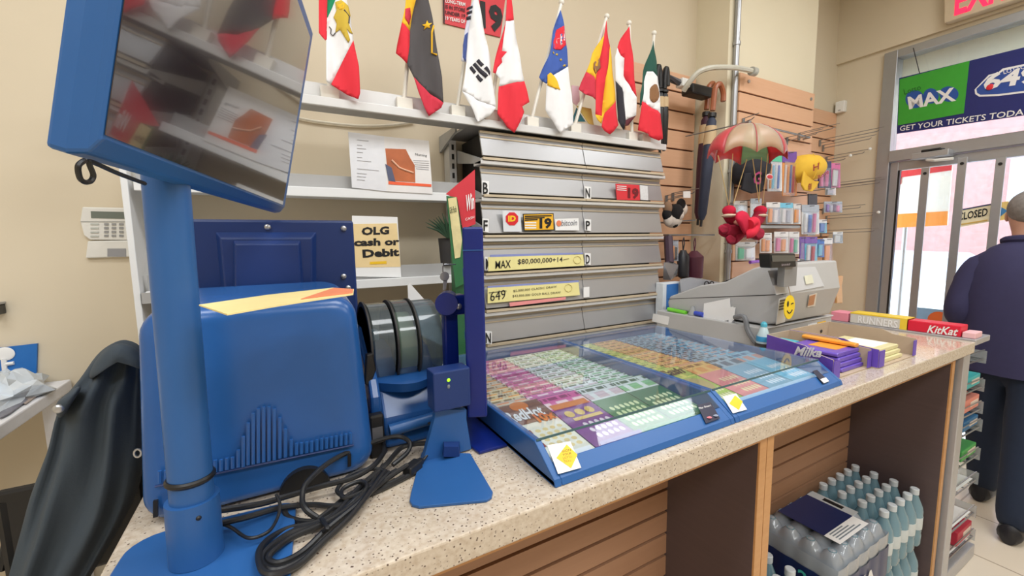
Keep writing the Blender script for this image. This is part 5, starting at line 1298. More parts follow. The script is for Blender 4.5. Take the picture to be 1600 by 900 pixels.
def cap_thing(label, Y, m, crown, brim, seam):
    t = thing('baseball_cap', label, 'cap', PY(crown[0][0], crown[0][1], Y))
    def q(x, y, dy=0): return PY(x, y, Y)+Vector((0, dy, 0))
    cx_ = sum(p[0] for p in crown)/len(crown); cy__ = sum(p[1] for p in crown)/len(crown)
    def inset(pts, k, dy): return [PY(cx_+(x-cx_)*k, cy__+(y-cy__)*k, Y)+Vector((0, dy, 0)) for x, y in pts]
    n = len(crown); cr = []
    for i in range(n):      # round the outline
        a_, b_, c_, d_ = (Vector(crown[(i+k-1) % n]) for k in range(4))
        for j in range(4):
            u = j/4; cr.append(0.5*((2*b_)+(c_-a_)*u+(2*a_-5*b_+4*c_-d_)*u*u+(3*b_-a_-3*c_+d_)*u**3))
    MB().loft([inset(cr, .96, .10), inset(cr, 1, .06), inset(cr, .98, .02), inset(cr, .86, -.025), inset(cr, .62, -.055), inset(cr, .3, -.07), inset(cr, .02, -.074)]).build('crown', m, t, True, angle=180)
    MB().loft([[q(x, y, -.035) for x, y in brim], [q(x, y, -.02) for x, y in brim]]).build('brim', m, t, True, bevel=.004)
    for s_ in seam: MB().tube([q(x, y, d) for x, y, d in s_], .003, 5).build('seam', m, t, True)
    return t, q
t, q = cap_thing('black baseball cap with pink stitched letter under the red umbrella', 1.87, mat('cap_black', (36, 36, 44), .85),
    [(1163, 262), (1172, 247), (1188, 243), (1200, 252), (1199, 268), (1190, 284), (1178, 288), (1164, 282)], [(1158, 272), (1172, 270), (1190, 280), (1184, 300), (1168, 303), (1152, 297)], [])
T('G', (1160, 291), (1172, 290), (1162, 271), lambda x, y: q(x, y, -.077), mat('stitch_pink', (170, 50, 110), .7), t, .02)
MB().ball(q(1184, 279, -.085), (.045, .004, .022)).build('oval_tag', mat('tag_pale', (220, 200, 200), .5), t, True)
MB().ball(q(1184, 279, -.088), (.034, .004, .014)).build('tag_print', cR, t, True)
t, q = cap_thing('yellow baseball cap with dark red letters on the slatwall', 1.80, mat('cap_yellow', (236, 190, 60), .8),
    [(1250, 262), (1254, 247), (1266, 240), (1280, 243), (1288, 256), (1286, 269), (1276, 281), (1262, 284), (1251, 277)], [(1249, 268), (1254, 275), (1266, 284), (1273, 284), (1268, 294), (1262, 300), (1250, 298), (1246, 290)], [[(1266, 241, -.02), (1264, 258, -.078), (1260, 280, -.05)]])
M_st = mat('stitch_red', (150, 40, 40), .7)
T('H', (1252, 270), (1261, 267), (1252, 260), lambda x, y: q(x, y, -.082), M_st, t, .02)
T('Rose', (1261, 283), (1277, 273), (1259, 277), lambda x, y: q(x, y, -.082), M_st, t, .01)
T('fill', (1254, 298), (1259, 297), (1255, 288), lambda x, y: q(x, y, -.038), M_st, t, .01)

# ---- parachute doll
t = thing('parachute_doll', 'red plush doll hanging under a red and beige toy umbrella canopy', 'toy', PY(1165, 385, 1.60))
Yc = 1.56; cc = PY(1169, 243, Yc); R = (PY(1222, 243, Yc).x-PY(1117, 243, Yc).x)/2*.86; Hc = PY(1169, 194, Yc).z-cc.z
M_cr = clear('canopy_red', (240, 96, 108), .5, .4); M_cb = clear('canopy_beige', (232, 210, 180), .6, .4); M_cg = clear('canopy_green', (160, 220, 180), .45, .4)
for g in range(8):
    mb = MB(); rows_ = []
    for j in range(9):
        th = (PI/2)*j/8; r = R*math.sin(th); z = Hc*math.cos(th)
        row = []
        for i in range(7):
            u = i/6; ph = 2*PI*(g+u)/8+.2; sag = .035*math.sin(PI*u)*(j/8)**3; fl = 1-.05*math.sin(PI*u)*(j/8)
            row.append(cc+Vector((r*fl*math.cos(ph), r*.62*fl*math.sin(ph), z+sag-.02*(j/8)**4)))
        rows_.append(row)
    mb.loft(rows_, False, False); mb.build('canopy_panel', [M_cg, M_cr, M_cr, M_cr, M_cb, M_cb, M_cr, M_cr][g], t, True, solid=.002)
    ph = 2*PI*g/8+.2
    MB().tube([cc+Vector((R*math.sin(PI/2*j/8)*math.cos(ph), R*.62*math.sin(PI/2*j/8)*math.sin(ph), Hc*math.cos(PI/2*j/8)-.02*(j/8)**4)) for j in range(9)], .0035, 5).build('rib', mat('rib_maroon', (170, 70, 70), .6), t)
MB().cyl(cc+Vector((0, 0, Hc-.005)), cc+Vector((0, 0, Hc+.02)), .01).build('ferrule', M_wire, t)
MB().tube([cc+Vector((0, 0, Hc+.015)), (cc.x, SW, cc.z+Hc+.03)], .004, 6).build('hanger', M_wire, t)
for (x0, y0), (x1, y1) in (((1122, 243), (1139, 322)), ((1167, 249), (1146, 318)), ((1176, 248), (1186, 316)), ((1190, 246), (1186, 312)), ((1145, 240), (1140, 318)), ((1200, 240), (1192, 318))):
    MB().tube([PY(x0, y0, Yc-.02), PY(x1, y1, 1.60)], .0025, 5).build('string', mat('string_gold', (220, 196, 140), .7), t)
def PD(x, y, d=0): return PY(x, y, 1.60+d)
M_pl = mat('plush_red', (206, 30, 66), .95, bump=.3); M_pm = mat('plush_maroon', (158, 24, 56), .95, bump=.3); M_bei = mat('plush_beige', (216, 196, 172), .95)
kx = (PD(1161, 340)-PD(1160, 340)).length*.85; kz = PD(1160, 340).z-PD(1160, 341).z
def blob(name, x, y, rx, rz, m, d=0, ry=.05): MB().ball(PD(x, y, d), (rx*kx, ry, rz*kz), 16, 10).build(name, m, t, True)
blob('body', 1163, 354, 15, 18, M_pm, .03); blob('beard', 1160, 353, 13, 13, M_bei, -.02); blob('face', 1160, 347, 8, 6, mat('plush_face', (226, 170, 150), .9), -.06)
hat = [(1146, 341), (1150, 331), (1159, 327), (1169, 331), (1173, 341), (1176, 352), (1171, 364), (1164, 372), (1158, 360), (1153, 350)]
hat2 = [(1160+(x-1160)*.55, 346+(y-346)*.55) for x, y in hat]
MB().loft([[PD(x, y, -.06) for x, y in hat], [PD(x, y, -.10) for x, y in hat], [PD(x, y, -.13) for x, y in hat2]]).build('hat', M_pl, t, True, sub=1, angle=180)
MB().tube(smooth_path([PD(1166, 366, -.1), PD(1174, 364, -.12), PD(1180, 354, -.12), PD(1178, 346, -.12), PD(1171, 350, -.12)]), .028, 10).build('ribbon', mat('plush_bright', (226, 44, 70), .9), t, True)
for pts in ([(1152, 350), (1144, 342), (1139, 334)], [(1174, 350), (1183, 344), (1188, 334)]):
    MB().tube(smooth_path([PD(x, y) for x, y in pts]), .038, 10).build('arm', M_pm, t, True); blob('mitten', pts[-1][0], pts[-1][1]-5, 6, 8, M_pl, 0, .04); blob('cuff', pts[-1][0], pts[-1][1]+3, 6, 3, M_bei, -.01, .045)
for (x, y), pts in (((1130, 358), [(1150, 360), (1140, 362), (1132, 359)]), ((1142, 374), [(1154, 364), (1148, 370), (1143, 373)]), ((1186, 366), [(1174, 360), (1180, 364), (1185, 366)])):
    MB().tube(smooth_path([PD(*q_, -.02) for q_ in pts]), .04, 10).build('leg', M_pm, t, True)
    bt = [(x-9, y-2), (x-2, y-8), (x+8, y-3), (x+7, y+6), (x-2, y+8)]
    MB().loft([[PD(*q_, .02) for q_ in bt], [PD(*q_, -.06) for q_ in bt]]).build('boot', M_pm, t, True, bevel=.008, angle=60)
MB().ball(PD(1166, 377, .02), (.08, .06, .05)).build('clear_bag', M_blis, t, True)

# ---- umbrellas on the waterfall bracket
t = thing('umbrella_bracket', 'dark bracket with clear sleeve holding the walking umbrellas', 'bracket', PY(1060, 125, 2.15))
bY = 2.12
MB().tube([(PY(1036, 118, YB).x, SB, PY(1036, 118, YB).z), PY(1040, 120, bY), PY(1061, 129, bY)], .022, 6).build('bar', mat('bracket_dark', (80, 80, 86), .4), t)
MB().box(PY(1061, 130, bY).x, PY(1073, 130, bY).x, bY-.03, bY+.03, PY(1066, 137, bY).z, PY(1066, 124, bY).z).build('white_clip', M_whitepl, t, bevel=.003)
MB().box(PY(1073, 140, bY).x, PY(1106, 140, bY).x, bY-.05, bY+.05, PY(1090, 152, bY).z, PY(1090, 136, bY).z).build('black_holder', M_black, t, bevel=.01)
MB().tube([PY(1105, 144, bY), (PX0-.002, bY+.0, PY(1105, 144, bY).z)], .015, 6).build('arm', MATS['bracket_dark'], t)
t = thing('lamp_arm', 'pale curved plastic arm reaching across the conduit pipe', 'arm', PY(1120, 110, 1.95))
pts = [PY(1068, 142, bY-.04), PY(1076, 130, 2.04), PY(1090, 114, 1.99), PY(1106, 107, 1.95), PY(1125, 105, 1.94), PY(1150, 106, 1.94), PY(1176, 111, 1.94)]
MB().tube(smooth_path(pts), .018, 8).build('tube', mat('arm_plastic', (206, 204, 190), .3), t, True)
MB().cyl(PY(1174, 111, 1.94), PY(1180, 112.5, 1.94), .03).build('end_cap', mat('arm_plastic2', (180, 180, 172), .4), t, True)
def walking_umbrella(label, top, bot, Y, cloth, hand, r=.04, crook=1):
    t = thing('umbrella', label, 'umbrella', PY(bot[0], bot[1], Y), 'folded walking umbrellas')
    a, b = PY(top[0], top[1], Y), PY(bot[0], bot[1], Y); d = (b-a); L = d.length; d.normalize()
    k = .05
    hp = [a+Vector((crook*k*2, 0, -.03)), a+Vector((crook*k*2, 0, .02)), a+Vector((crook*k*1.6, 0, .06)), a+Vector((crook*k, 0, .08)), a+Vector((crook*.2*k, 0, .05)), a, a+d*.12*L]
    MB().tube(smooth_path(hp), .018, 8).build('handle', hand, t, True)
    MB().tube([a+d*.16*L, a+d*.2*L, a+d*.5*L, a+d*.9*L, a+d*.95*L], [.012, r*.8, r, r*.75, .015], 10).build('folded_cloth', cloth, t, True)
    MB().tube([a+d*.14*L, a+d*.17*L], .028, 10).build('collar', M_black, t, True)
    MB().tube([a+d*.24*L, a+d*.38*L], r*.98, 10).build('paper_band', mat('band_tan', (206, 180, 140), .6), t, True)
    MB().cyl(a+d*.95*L, b, .009).build('tip', M_black, t, True)
M_hw = wood('handle_wood', (150, 84, 52), (170, 100, 64), .35)
walking_umbrella('maroon walking umbrella with brown wooden hook handle, left of the wooden handled pair', (1106, 146), (1090, 352), 2.14, mat('umb_maroon', (70, 34, 52), .6), M_hw)
walking_umbrella('dark blue walking umbrella with brown wooden hook handle, right of the wooden handled pair', (1116, 148), (1095, 354), 1.98, mat('umb_navy', (44, 52, 74), .6), M_hw)
walking_umbrella('black walking umbrella with black hook handle behind the rightmost flag', (1031, 124), (1031, 240), 2.1, M_black, M_black, .03, -.3)
walking_umbrella('black walking umbrella with black hook handle just right of the rightmost flag', (1038, 126), (1037, 236), 2.1, M_black, M_black, .03, .3)
# ---- lower left goods
hook('chrome slatwall hook over the cow plush toy', (1040, 312), SB, .28); hook('chrome slatwall hook with white price card above the cow plush', (1050, 308), SB, .3)
o = quad([(1068, 299), (1079, 299), (1079, 309), (1068, 309)], YP(2.0), (0, .004, 0)).build('price_card', M_white); tag(o, 'small white price card on a hook left of the pilaster', 'card')
t = thing('cow_plush', 'small black and white cow plush toy on a hook', 'toy', PY(1055, 350, 2.1))
M_pw = mat('plush_white', (226, 216, 206), .95); M_pb = mat('plush_black', (34, 32, 34), .95)
def PC(x, y, d=0): return PY(x, y, 2.08+d)
MB().ball(PC(1051, 343), (.07, .06, .06)).build('body', M_pw, t, True); MB().ball(PC(1056, 332, -.03), (.05, .05, .06)).build('head', M_pb, t, True)
MB().ball(PC(1062, 336, -.05), (.03, .03, .035)).build('muzzle', M_pw, t, True)
for x, y, m in ((1064, 320, M_pb), (1067, 327, M_pw), (1043, 325, mat('plush_tan', (150, 120, 96), .95)), (1042, 335, M_pb), (1054, 346, M_pb), (1044, 343, M_pw)): MB().ball(PC(x, y, -.02), (.035, .03, .045)).build('patch', m, t, True)
t = thing('goods_rail', 'chrome rail carrying folded umbrellas and pouches left of the pilaster', 'rail', PY(1075, 367, 2.1))
MB().tube([PY(1044, 367, 2.05), PY(1116, 367, 2.05)], .006, 6).build('bar', M_wire, t)
for x in (1046, 1078): p = PY(x, 367, 2.05); MB().tube([p, (p.x, SB+.002, p.z)], .006, 6).build('arm', M_wire, t)
MB().tube([PY(1044, 347, 2.05), PY(1086, 344, 2.05)], .005, 6).build('upper_bar', M_wire, t)
p = PY(1060, 346, 2.05); MB().tube([p, (p.x, SB+.002, p.z)], .005, 6).build('upper_arm', M_wire, t)
def folded(label, x0, x1, y0, y1, m, Y=2.02):
    t = thing('folding_umbrella', label, 'umbrella', PY((x0+x1)/2, y1, Y), 'small folded umbrellas on the rail')
    xm = (x0+x1)/2; w_ = (PY(x1, y0, Y).x-PY(x0, y0, Y).x)/2; a, b = PY(xm, y0, Y), PY(xm, y1, Y)
    MB().tube([a, a.lerp(b, .08), a.lerp(b, .2), a.lerp(b, .9), b], [.02, w_*.6, w_, w_*.9, w_*.3], 12).build('sleeve', m, t, True)
    MB().tube([a+Vector((0, 0, -.01)), PY(xm-1, y0-14, Y), PY(xm+1, y0-20, 2.05), PY(xm+2, y0-10, Y), a], .004, 6).build('strap', m, t)
    return t
folded('black folded umbrella in sleeve on the goods rail', 1061, 1074, 391, 436, mat('sleeve_black', (44, 46, 52), .35))
folded('dark maroon folded umbrella with red strap on the goods rail', 1076, 1094, 392, 438, mat('sleeve_maroon', (92, 44, 62), .5))
t = thing('silver_pouch', 'crinkled silver pouch hanging on the goods rail', 'pouch', PY(1048, 437, 2.0))
MB().loft([[PY(x, y, 1.97+.03*(i % 2)) for i, (x, y) in enumerate([(1037, 410), (1050, 408), (1060, 414), (1058, 430), (1048, 438), (1036, 437)])], [PY(x, y, 2.03) for x, y in [(1037, 410), (1050, 408), (1060, 414), (1058, 430), (1048, 438), (1036, 437)]]]).build('pouch', mat('silver_foil', (178, 178, 182), .25, .7), t)
MB().tube([PY(1044, 370, 2.04), PY(1046, 410, 2.0)], .03, 8).build('dark_sleeve', mat('sleeve_purple', (84, 64, 78), .5), t, True)
pack('clear packet with orange card beside the silver pouch', (1049, 374, 1060, 408), 2.02, cS, None, [cO, M_black], yback=SB)
# wooden paddles right of the register
for i, (x0, x1, lab) in enumerate(((1296, 1306, 'left'), (1307, 1318, 'right'))):
    t = thing('wooden_brush', 'brown wooden hand brush on the counter end, %s of the pair' % lab, 'brush', PY(x0, 475, 1.9), 'wooden brushes beside the register')
    pl = YP(1.9); pts = [(x0, 432), (x1, 431), (x1, 436), (x1-2, 446), (x1-1, 462), (x1-1, 474), (x0+1, 474), (x0, 462), (x0+2, 446)]
    quad(pts, pl, (0, .03, 0)).build('wooden_back', [M_hw, wood('pale_wood', (214, 160, 104), (226, 176, 120))][i], t, bevel=.006)
    MB().prism([pl(*q_)+Vector((0, .03, 0)) for q_ in [(x0+1, 448), (x1-2, 448), (x1-2, 470), (x0+1, 470)]], (0, .03, 0)).build('bristles', mat('bristle', (120, 92, 70), .9), t)
    MB().tube([pl((x0+x1)/2, 434)+Vector((0, .015, 0)), (pl((x0+x1)/2, 434).x, SB, pl((x0+x1)/2, 434).z)], .004, 6).build('peg', M_wire, t)

# ================================================================ bottled water in the right counter bay
M_wat = clear('bottle_water', (150, 190, 205), .45, .06); M_lab = mat('bottle_label', (206, 214, 216), .5, var=.08, scale=40); M_cap = mat('bottle_cap', (206, 214, 220), .4)
BH = .29; BR_ = .040
def make_bottle(x, y, z, label, group):
    t = thing('water_bottle', label, 'bottle', (x, y, z), group)
    MB().lathe((x, y, z), [(0, 0), (BR_*.9, 0), (BR_, .012), (BR_, .06), (BR_*.95, .07), (BR_, .08), (BR_, .185), (BR_*.9, .205), (.017, .255), (.015, .268), (0, .268)], 14).build('bottle', M_wat, t, True)
    MB().lathe((x, y, z), [(BR_+.0006, .09), (BR_+.0008, .092), (BR_+.0008, .15), (BR_+.0006, .152)], 14).build('label', M_lab, t, True)
    MB().lathe((x, y, z), [(0, .262), (.0185, .262), (.0185, .288), (.016, .291), (0, .291)], 12).build('cap', M_cap, t, True)
    return t
proto = None
xs = [2.385+.0865*k for k in range(5)]; ys = [.765+.0835*k for k in range(4)]
ZB = -.304
colname = ['first', 'second', 'third', 'fourth', 'fifth']
for L in (1, 0):
    for j, y in enumerate(ys):
        for i, x in enumerate(xs):
            if L == 0 and j > 1 : continue
            lab = 'water bottle, %s layer, %s row from the front, %s from the right panel' % ('upper' if L else 'lower', colname[j], colname[4-i])
            grp = 'loose water bottles in the right bay'
            z = ZB+L*.2925
            if proto is None: proto = make_bottle(x, y, z, lab, grp)
            else: dup(proto, (x, y, z), lab, grp)
# the second, clear pack at the left of the bay
k = 0
for j in range(3):
    for i in range(3):
        x, y = 1.47+.0865*i, .79+.085*j
        for L in (0, 1):
            dup(proto, (x, y, ZB+L*.2925), 'water bottle left of the wrapped pack, %s layer, row %s, column %s' % (('lower', 'upper')[L], ('one', 'two', 'three')[j], ('one', 'two', 'three')[i]), 'loose water bottles left of the pack')
# shrink-wrapped packs
M_film = clear('shrink_film', (196, 204, 214), .42, .12); M_packblue = mat('pack_blue', (28, 44, 92), .3)
def wrapped_pack(label, z, top):
    x0, x1, y0, y1 = 1.86, 2.315, .72, 1.05
    t = thing('water_pack', label, 'pack', ((x0+x1)/2, (y0+y1)/2, z), 'shrink-wrapped water packs')
    mb = MB(); n = 0
    for i in range(5):
        for j in range(4):
            x = x0+.046+i*.0905; y = y0+.043+j*.081
            mb.lathe((x, y, z), [(0, .006), (.037, .006), (.037, .185), (.016, .25), (.016, .28), (0, .28)], 10)
            n += 1
    mb.build('bottles', M_wat, t, True)
    # bumpy film
    nx, ny = 41, 33; g = []
    def top_z(x, y):
        u = (x-x0-.046)/.0905; v = (y-y0-.043)/.081
        d = math.hypot((u-round(min(max(u, 0), 4)))*.0905, (v-round(min(max(v, 0), 3)))*.081)
        return z+.284-min(.036, d*d*22)
    rows_ = []
    for j in range(ny):
        y = y0+(y1-y0)*j/(ny-1); rows_.append([Vector((x0+(x1-x0)*i/(nx-1), y, top_z(x0+(x1-x0)*i/(nx-1), y)-(.05 if i in (0, nx-1) or j in (0, ny-1) else (.014 if i in (1, nx-2) or j in (1, ny-2) else 0)))) for i in range(nx)])
    MB().loft(rows_, False, False).build('film_top', M_film, t, True, angle=180)
    ring = [(x0+(x1-x0)*i/30, y0-.004*abs(math.sin(i*PI/6))) for i in range(31)]+[(x1, y0+(y1-y0)*i/20) for i in range(1, 21)]+[(x1-(x1-x0)*i/30, y1) for i in range(1, 31)]+[(x0+.0-.004*abs(math.sin(i*PI/5)), y1-(y1-y0)*i/20) for i in range(1, 20)]
    MB().loft([[Vector((x, y, zz)) for x, y in ring] for zz in (z+.004, z+.12, z+.236)], False).build('film_side', M_film, t, True, angle=60)
    MB().loft([[Vector((x+(-.003 if x < x0+.01 else .003 if x > x1-.01 else 0), y-(.003 if y < y0+.01 else 0), zz)) for x, y in ring] for zz in (z+.03, z+.175)], False).build('printed_band', M_packblue, t, True, angle=60)
    if top:
        def tpz(u, v): x = x0+(x1-x0)*u; y = y0+(y1-y0)*v; return Vector((x, y, z+.287))
        MB().prism([tpz(*p) for p in ((.22, .3), (.78, .3), (.78, .88), (.22, .88))], (0, 0, .001)).build('top_label', M_packblue, t)
        MB().prism([tpz(*p) for p in ((.22, .12), (.78, .12), (.78, .3), (.22, .3))], (0, 0, .001)).build('white_panel', M_white, t)
        MB().prism([tpz(*p) for p in ((.78, .3), (.9, .3), (.9, .88), (.78, .88))], (0, 0, .001)).build('price_panel', mat('panel_grey', (190, 196, 200), .5), t)
        for k in range(4): MB().prism([tpz(*p) for p in ((.28, .16+.035*k), (.7-.06*k, .16+.035*k), (.7-.06*k, .175+.035*k), (.28, .175+.035*k))], (0, 0, .0015)).build('print_line', mat('print_grey2', (120, 130, 140), .6), t)
        MB().prism([tpz(*p) for p in ((.81, .45), (.87, .45), (.87, .7), (.81, .7))], (0, 0, .0015)).build('barcode', M_ink, t)
        xl = x0-.0085
        tm = mat('teal_print', (70, 190, 180), .5)
        T('24', (1303, 877), (1327, 877), (1304, 865), XP(xl), tm, t, .02) if 0 else None
    f_ = lambda u, v: Vector((x0-.0095, y0+.18-.16*u, z+.045+.12*v))
    T('24', (.25, .45), (.75, .45), (.25, .9), f_, mat('teal_print', (70, 190, 180), .5), t, .03)
    T('100%', (.25, .1), (.75, .1), (.25, .3), f_, M_white, t, .02)
    g_ = lambda u, v: Vector((x0+.02+.3*u, y0-.0095, z+.05+.12*v))
    T('ESKA', (.0, .1), (1.0, .1), (.0, .7), g_, M_white, t, .03)
wrapped_pack('shrink-wrapped blue pack of 24 water bottles on top, with a printed label', ZB+.293, True)
wrapped_pack('shrink-wrapped blue pack of water bottles underneath the top pack', ZB, False)

# ================================================================ candy rack on the counter end
M_post = mat('rack_post', (190, 190, 194), .35, .5)
t = thing('rack_post', 'silver square metal post at the end of the counter', 'post', (2.90, .71, ZF))
MB().box(2.875, 2.955, .672, .705, ZF, .962).build('post', M_post, t, bevel=.003)
rack = thing('candy_rack', 'grey wire candy rack with clear front clips on the counter end', 'rack', (3.1, .9, ZF))
levels = [PY(x, y, .70).z for x, y in ((1535, 560), (1535, 603), (1535, 637), (1535, 664), (1535, 706), (1535, 742), (1535, 790), (1533, 826))]
for x in (2.96, 2.97):
    pass
for y in (.72, 1.40): MB().box(2.96, 2.98, y-.01, y+.01, ZF+.081, .962).build('upright', M_post, rack)
LV = []
for i, z in enumerate(levels):
    x1 = 3.34+.02*i if i < 5 else 3.44+.03*(i-5)
    LV.append((z, x1))
    mb = MB(); r = .004
    for y in (.71, 1.40): mb.tube([(2.985, y, z), (x1, y, z-.015)], r, 5); mb.tube([(2.985, y, z+.05), (x1, y, z+.035)], r*.8, 5)
    for k in range(6): x = 2.985+(x1-2.985)*k/5; mb.tube([(x, .71, z-.003*k), (x, 1.40, z-.003*k)], r*.7, 5)
    for k in range(8): y = .71+.69*k/7; mb.tube([(2.985, y, z), (x1, y, z-.015)], r*.7, 5)
    s_ = mb.build('wire_shelf', M_wire, rack)
    MB().box(x1, x1+.006, .70, 1.41, z-.04, z+.03).build('clear_front', M_clearpl, s_)
    if i >= 5: MB().add([(2.99, .72, z+.004), (x1-.01, .72, z-.01), (x1-.01, 1.39, z-.01), (2.99, 1.39, z+.004)], [(0, 1, 2, 3)]).build('liner', M_white, s_, solid=.002)
MB().box(2.99, 3.20, .665, 1.41, 1.0, 1.03).build('top_board', M_post, rack, bevel=.003)
MB().box(2.96, 3.52, .70, 1.42, ZF, ZF+.08).build('base', M_post, rack, bevel=.004)
cands = [(1, .716, .9, (64, 180, 186), 'teal', .06), (2, .716, .88, (226, 140, 124), 'salmon pink', .07), (3, .716, 1.05, (40, 110, 160), 'blue', .055), (4, .716, 1.0, (70, 160, 80), 'green', .06), (7, .716, .95, (190, 40, 64), 'crimson', .08),
         (3, 1.10, 1.30, (230, 230, 236), 'white', .055), (4, 1.06, 1.3, (150, 70, 60), 'brown', .06), (1, .98, 1.2, (120, 130, 150), 'slate grey', .06)]
for i, ya, yb2, c, nm, h in cands:
    z, x1 = LV[i]; zz = z+.005
    t = thing('candy_carton', '%s candy carton standing on the wire rack at the counter end' % nm, 'candy box', (x1-.1, ya, zz), 'candy cartons on the wire rack')
    MB().box(x1-.24, x1-.012, ya, yb2, zz, zz+h).build('carton', mat('candy_'+nm.replace(' ', '_'), c, .45), t, bevel=.003)
    MB().box(x1-.15, x1-.03, ya-.0015, ya, zz+h*.3, zz+h*.7).build('printed_panel', mat('candy_print', (232, 214, 200), .5), t)

# ================================================================ left side: jacket, chair, table, sign
M_jack = mat('jacket_black', (66, 76, 86), .9, var=.08, scale=9, bump=.15, bscale=300)
t = thing('jacket', 'black jacket hanging over a chair back behind the counter end', 'jacket', PY(130, 900, 1.28))
rowsj = [(534, 182, 190), (538, 172, 204), (546, 160, 218), (560, 148, 225), (580, 136, 227), (598, 122, 227), (615, 106, 227), (640, 96, 227), (680, 88, 226), (720, 72, 224), (760, 56, 218), (790, 50, 206), (830, 40, 184), (870, 30, 160), (900, 24, 142), (970, 8, 100), (1040, -4, 60)]
rings = []; Yj = 1.29
for k, (y, xl, xr) in enumerate(rowsj):
    a, b = PY(xl, y, Yj), PY(xr, y, Yj); n = 40; c = (a+b)/2; hw = (b.x-a.x)/2; dep = .03+.07*min(1, k/5)
    ring = []
    for i in range(n):
        th = 2*PI*i/n; f = 1+.0*math.sin(th)
        fold = .020*min(1, k/4)*(math.sin(9*th+.25*k)+.6*math.sin(15*th-.4*k))
        ring.append(Vector((c.x+hw*math.copysign(abs(math.cos(th))**.8, math.cos(th)), Yj+dep*math.copysign(abs(math.sin(th))**.9, math.sin(th))+fold*abs(math.sin(th)), c.z+(a.z-b.z)/2*math.cos(th)*-1)))
    rings.append(ring)
MB().loft(rings).build('body', M_jack, t, True, sub=1, angle=180)
def fold_flap(name, pts, y0, y1):
    cx_ = sum(q[0] for q in pts)/len(pts); cy__ = sum(q[1] for q in pts)/len(pts)
    ins = [(cx_+(x-cx_)*.8, cy__+(y-cy__)*.8) for x, y in pts]
    MB().loft([[PY(x, y, y1) for x, y in pts], [PY(x, y, (y0+y1)/2) for x, y in pts], [PY(x, y, y0) for x, y in ins]]).build(name, M_jack, t, True, sub=2, angle=180)
fold_flap('collar', [(136, 588), (148, 562), (168, 541), (190, 533), (212, 542), (229, 560), (229, 584), (214, 572), (196, 562), (174, 566), (154, 582), (142, 596)], 1.165, 1.24)
fold_flap('cuff_flap', [(84, 630), (100, 618), (124, 600), (130, 606), (112, 630), (100, 652), (88, 656)], 1.15, 1.22)
MB().ball(PY(91, 639, 1.14), (.009, .005, .009)).build('snap_button', M_screw, t, True)
MB().tube([PY(215, 708, 1.17)+Vector((.006*math.cos(a), 0, .009*math.sin(a))) for a in [k*PI/6 for k in range(13)]], .0025, 5, False).build('zip_pull', M_screw, t, True)
t = thing('office_chair', 'black metal framed chair mostly hidden under the black jacket', 'chair', (-.6, 1.45, ZF))
zc = .45
for x in (-.62, -.36): MB().tube([(x, 1.42, ZF), (x, 1.42, .95)], .014, 8).build('rear_leg', M_black, t, True)
for x in (-.62, -.36): MB().tube([(x, 1.80, ZF), (x, 1.80, .24)], .014, 8).build('front_leg', M_black, t, True)
MB().box(-.65, -.33, 1.43, 1.83, .24, .29).build('seat', M_black, t, bevel=.01)
MB().box(-.63, -.35, 1.41, 1.43, .72, .98).build('backrest', M_black, t, bevel=.008)
MB().tube(smooth_path([PY(40, 812, 1.45), PY(16, 820, 1.45), PY(12, 850, 1.45), PY(2, 890, 1.45)]), .011, 7).build('armrest', M_black, t, True)
M_tab = mat('table_white', (232, 232, 236), .4)
t = thing('side_table', 'white side table along the back wall at the far left', 'table', (-1.2, 1.9, ZF))
MB().box(-1.75, -.765, 1.45, 2.29, .985, 1.03).build('tabletop', M_tab, t, bevel=.004)
for x, y in ((-.80, 2.24), (-.80, 1.49), (-1.72, 2.24), (-1.72, 1.49)): MB().box(x-.03, x+.03, y-.03, y+.03, ZF, .9845).build('leg', M_tab, t)
o = MB().box(-.785, -.755, 1.62, 1.66, .985, 1.031).build('edge_clip', M_dark); o['label'] = 'small dark clip'
bpy.data.objects.remove(o)
zt_ = ZP(1.034)
t = thing('plastic_bag', 'crumpled white and clear plastic bag on the white side table', 'bag', zt_(15, 615))
random.seed(3)
c = PZ(4, 626, 1.0315); rings = []
for j in range(9):
    th = PI*.5*j/8; ring = []
    for i in range(18):
        ph = 2*PI*i/18; q = 1+.25*math.sin(5*ph+j)+.2*random.uniform(-1, 1)
        ring.append(c+Vector((.10*math.cos(th)*q*math.cos(ph), .17*math.cos(th)*q*math.sin(ph), .085*math.sin(th)*(1+.3*random.uniform(-1, 1))+.001)))
    rings.append(ring)
MB().loft(rings).build('bag', mat('bag_white', (214, 222, 230), .3, var=.08), t, True, angle=20)
o = MB().prism([zt_(x, y) for x, y in ((20, 627), (62, 606), (72, 609), (40, 632))], (0, 0, .003)).build('leaflet', mat('leaflet_brown', (176, 160, 150), .6)); tag(o, 'brown grey leaflet lying at the edge of the white side table', 'paper')
o = MB().prism([zt_(x, y) for x, y in ((0, 640), (30, 622), (44, 626), (14, 648), (0, 655))], (0, 0, .004)).build('flyer', mat('flyer_grey', (120, 120, 130), .5, var=.2, scale=30)); tag(o, 'dark printed flyer under the plastic bag on the side table', 'paper')
t = thing('wheelchair_sign', 'blue sign with a white wheelchair symbol on the wall at the left', 'sign', PY(30, 570, 2.29))
wy = YP(2.29)
quad([(-40, 548), (58, 537), (56, 602), (-40, 604)], wy, (0, .009, 0)).build('plate', mat('sign_blue', (30, 110, 190), .5), t)
wf = YP(2.287)
MB().ball(wf(8, 553), (.026, .003, .026)).build('symbol_head', M_white, t, True)
MB().tube([wf(x, y) for x, y in ((6, 560), (8, 582), (24, 580), (30, 594), (36, 592))], .008, 6).build('symbol_body', M_white, t)
MB().tube([wf(8, 569), wf(22, 567)], .007, 6).build('symbol_arm', M_white, t)
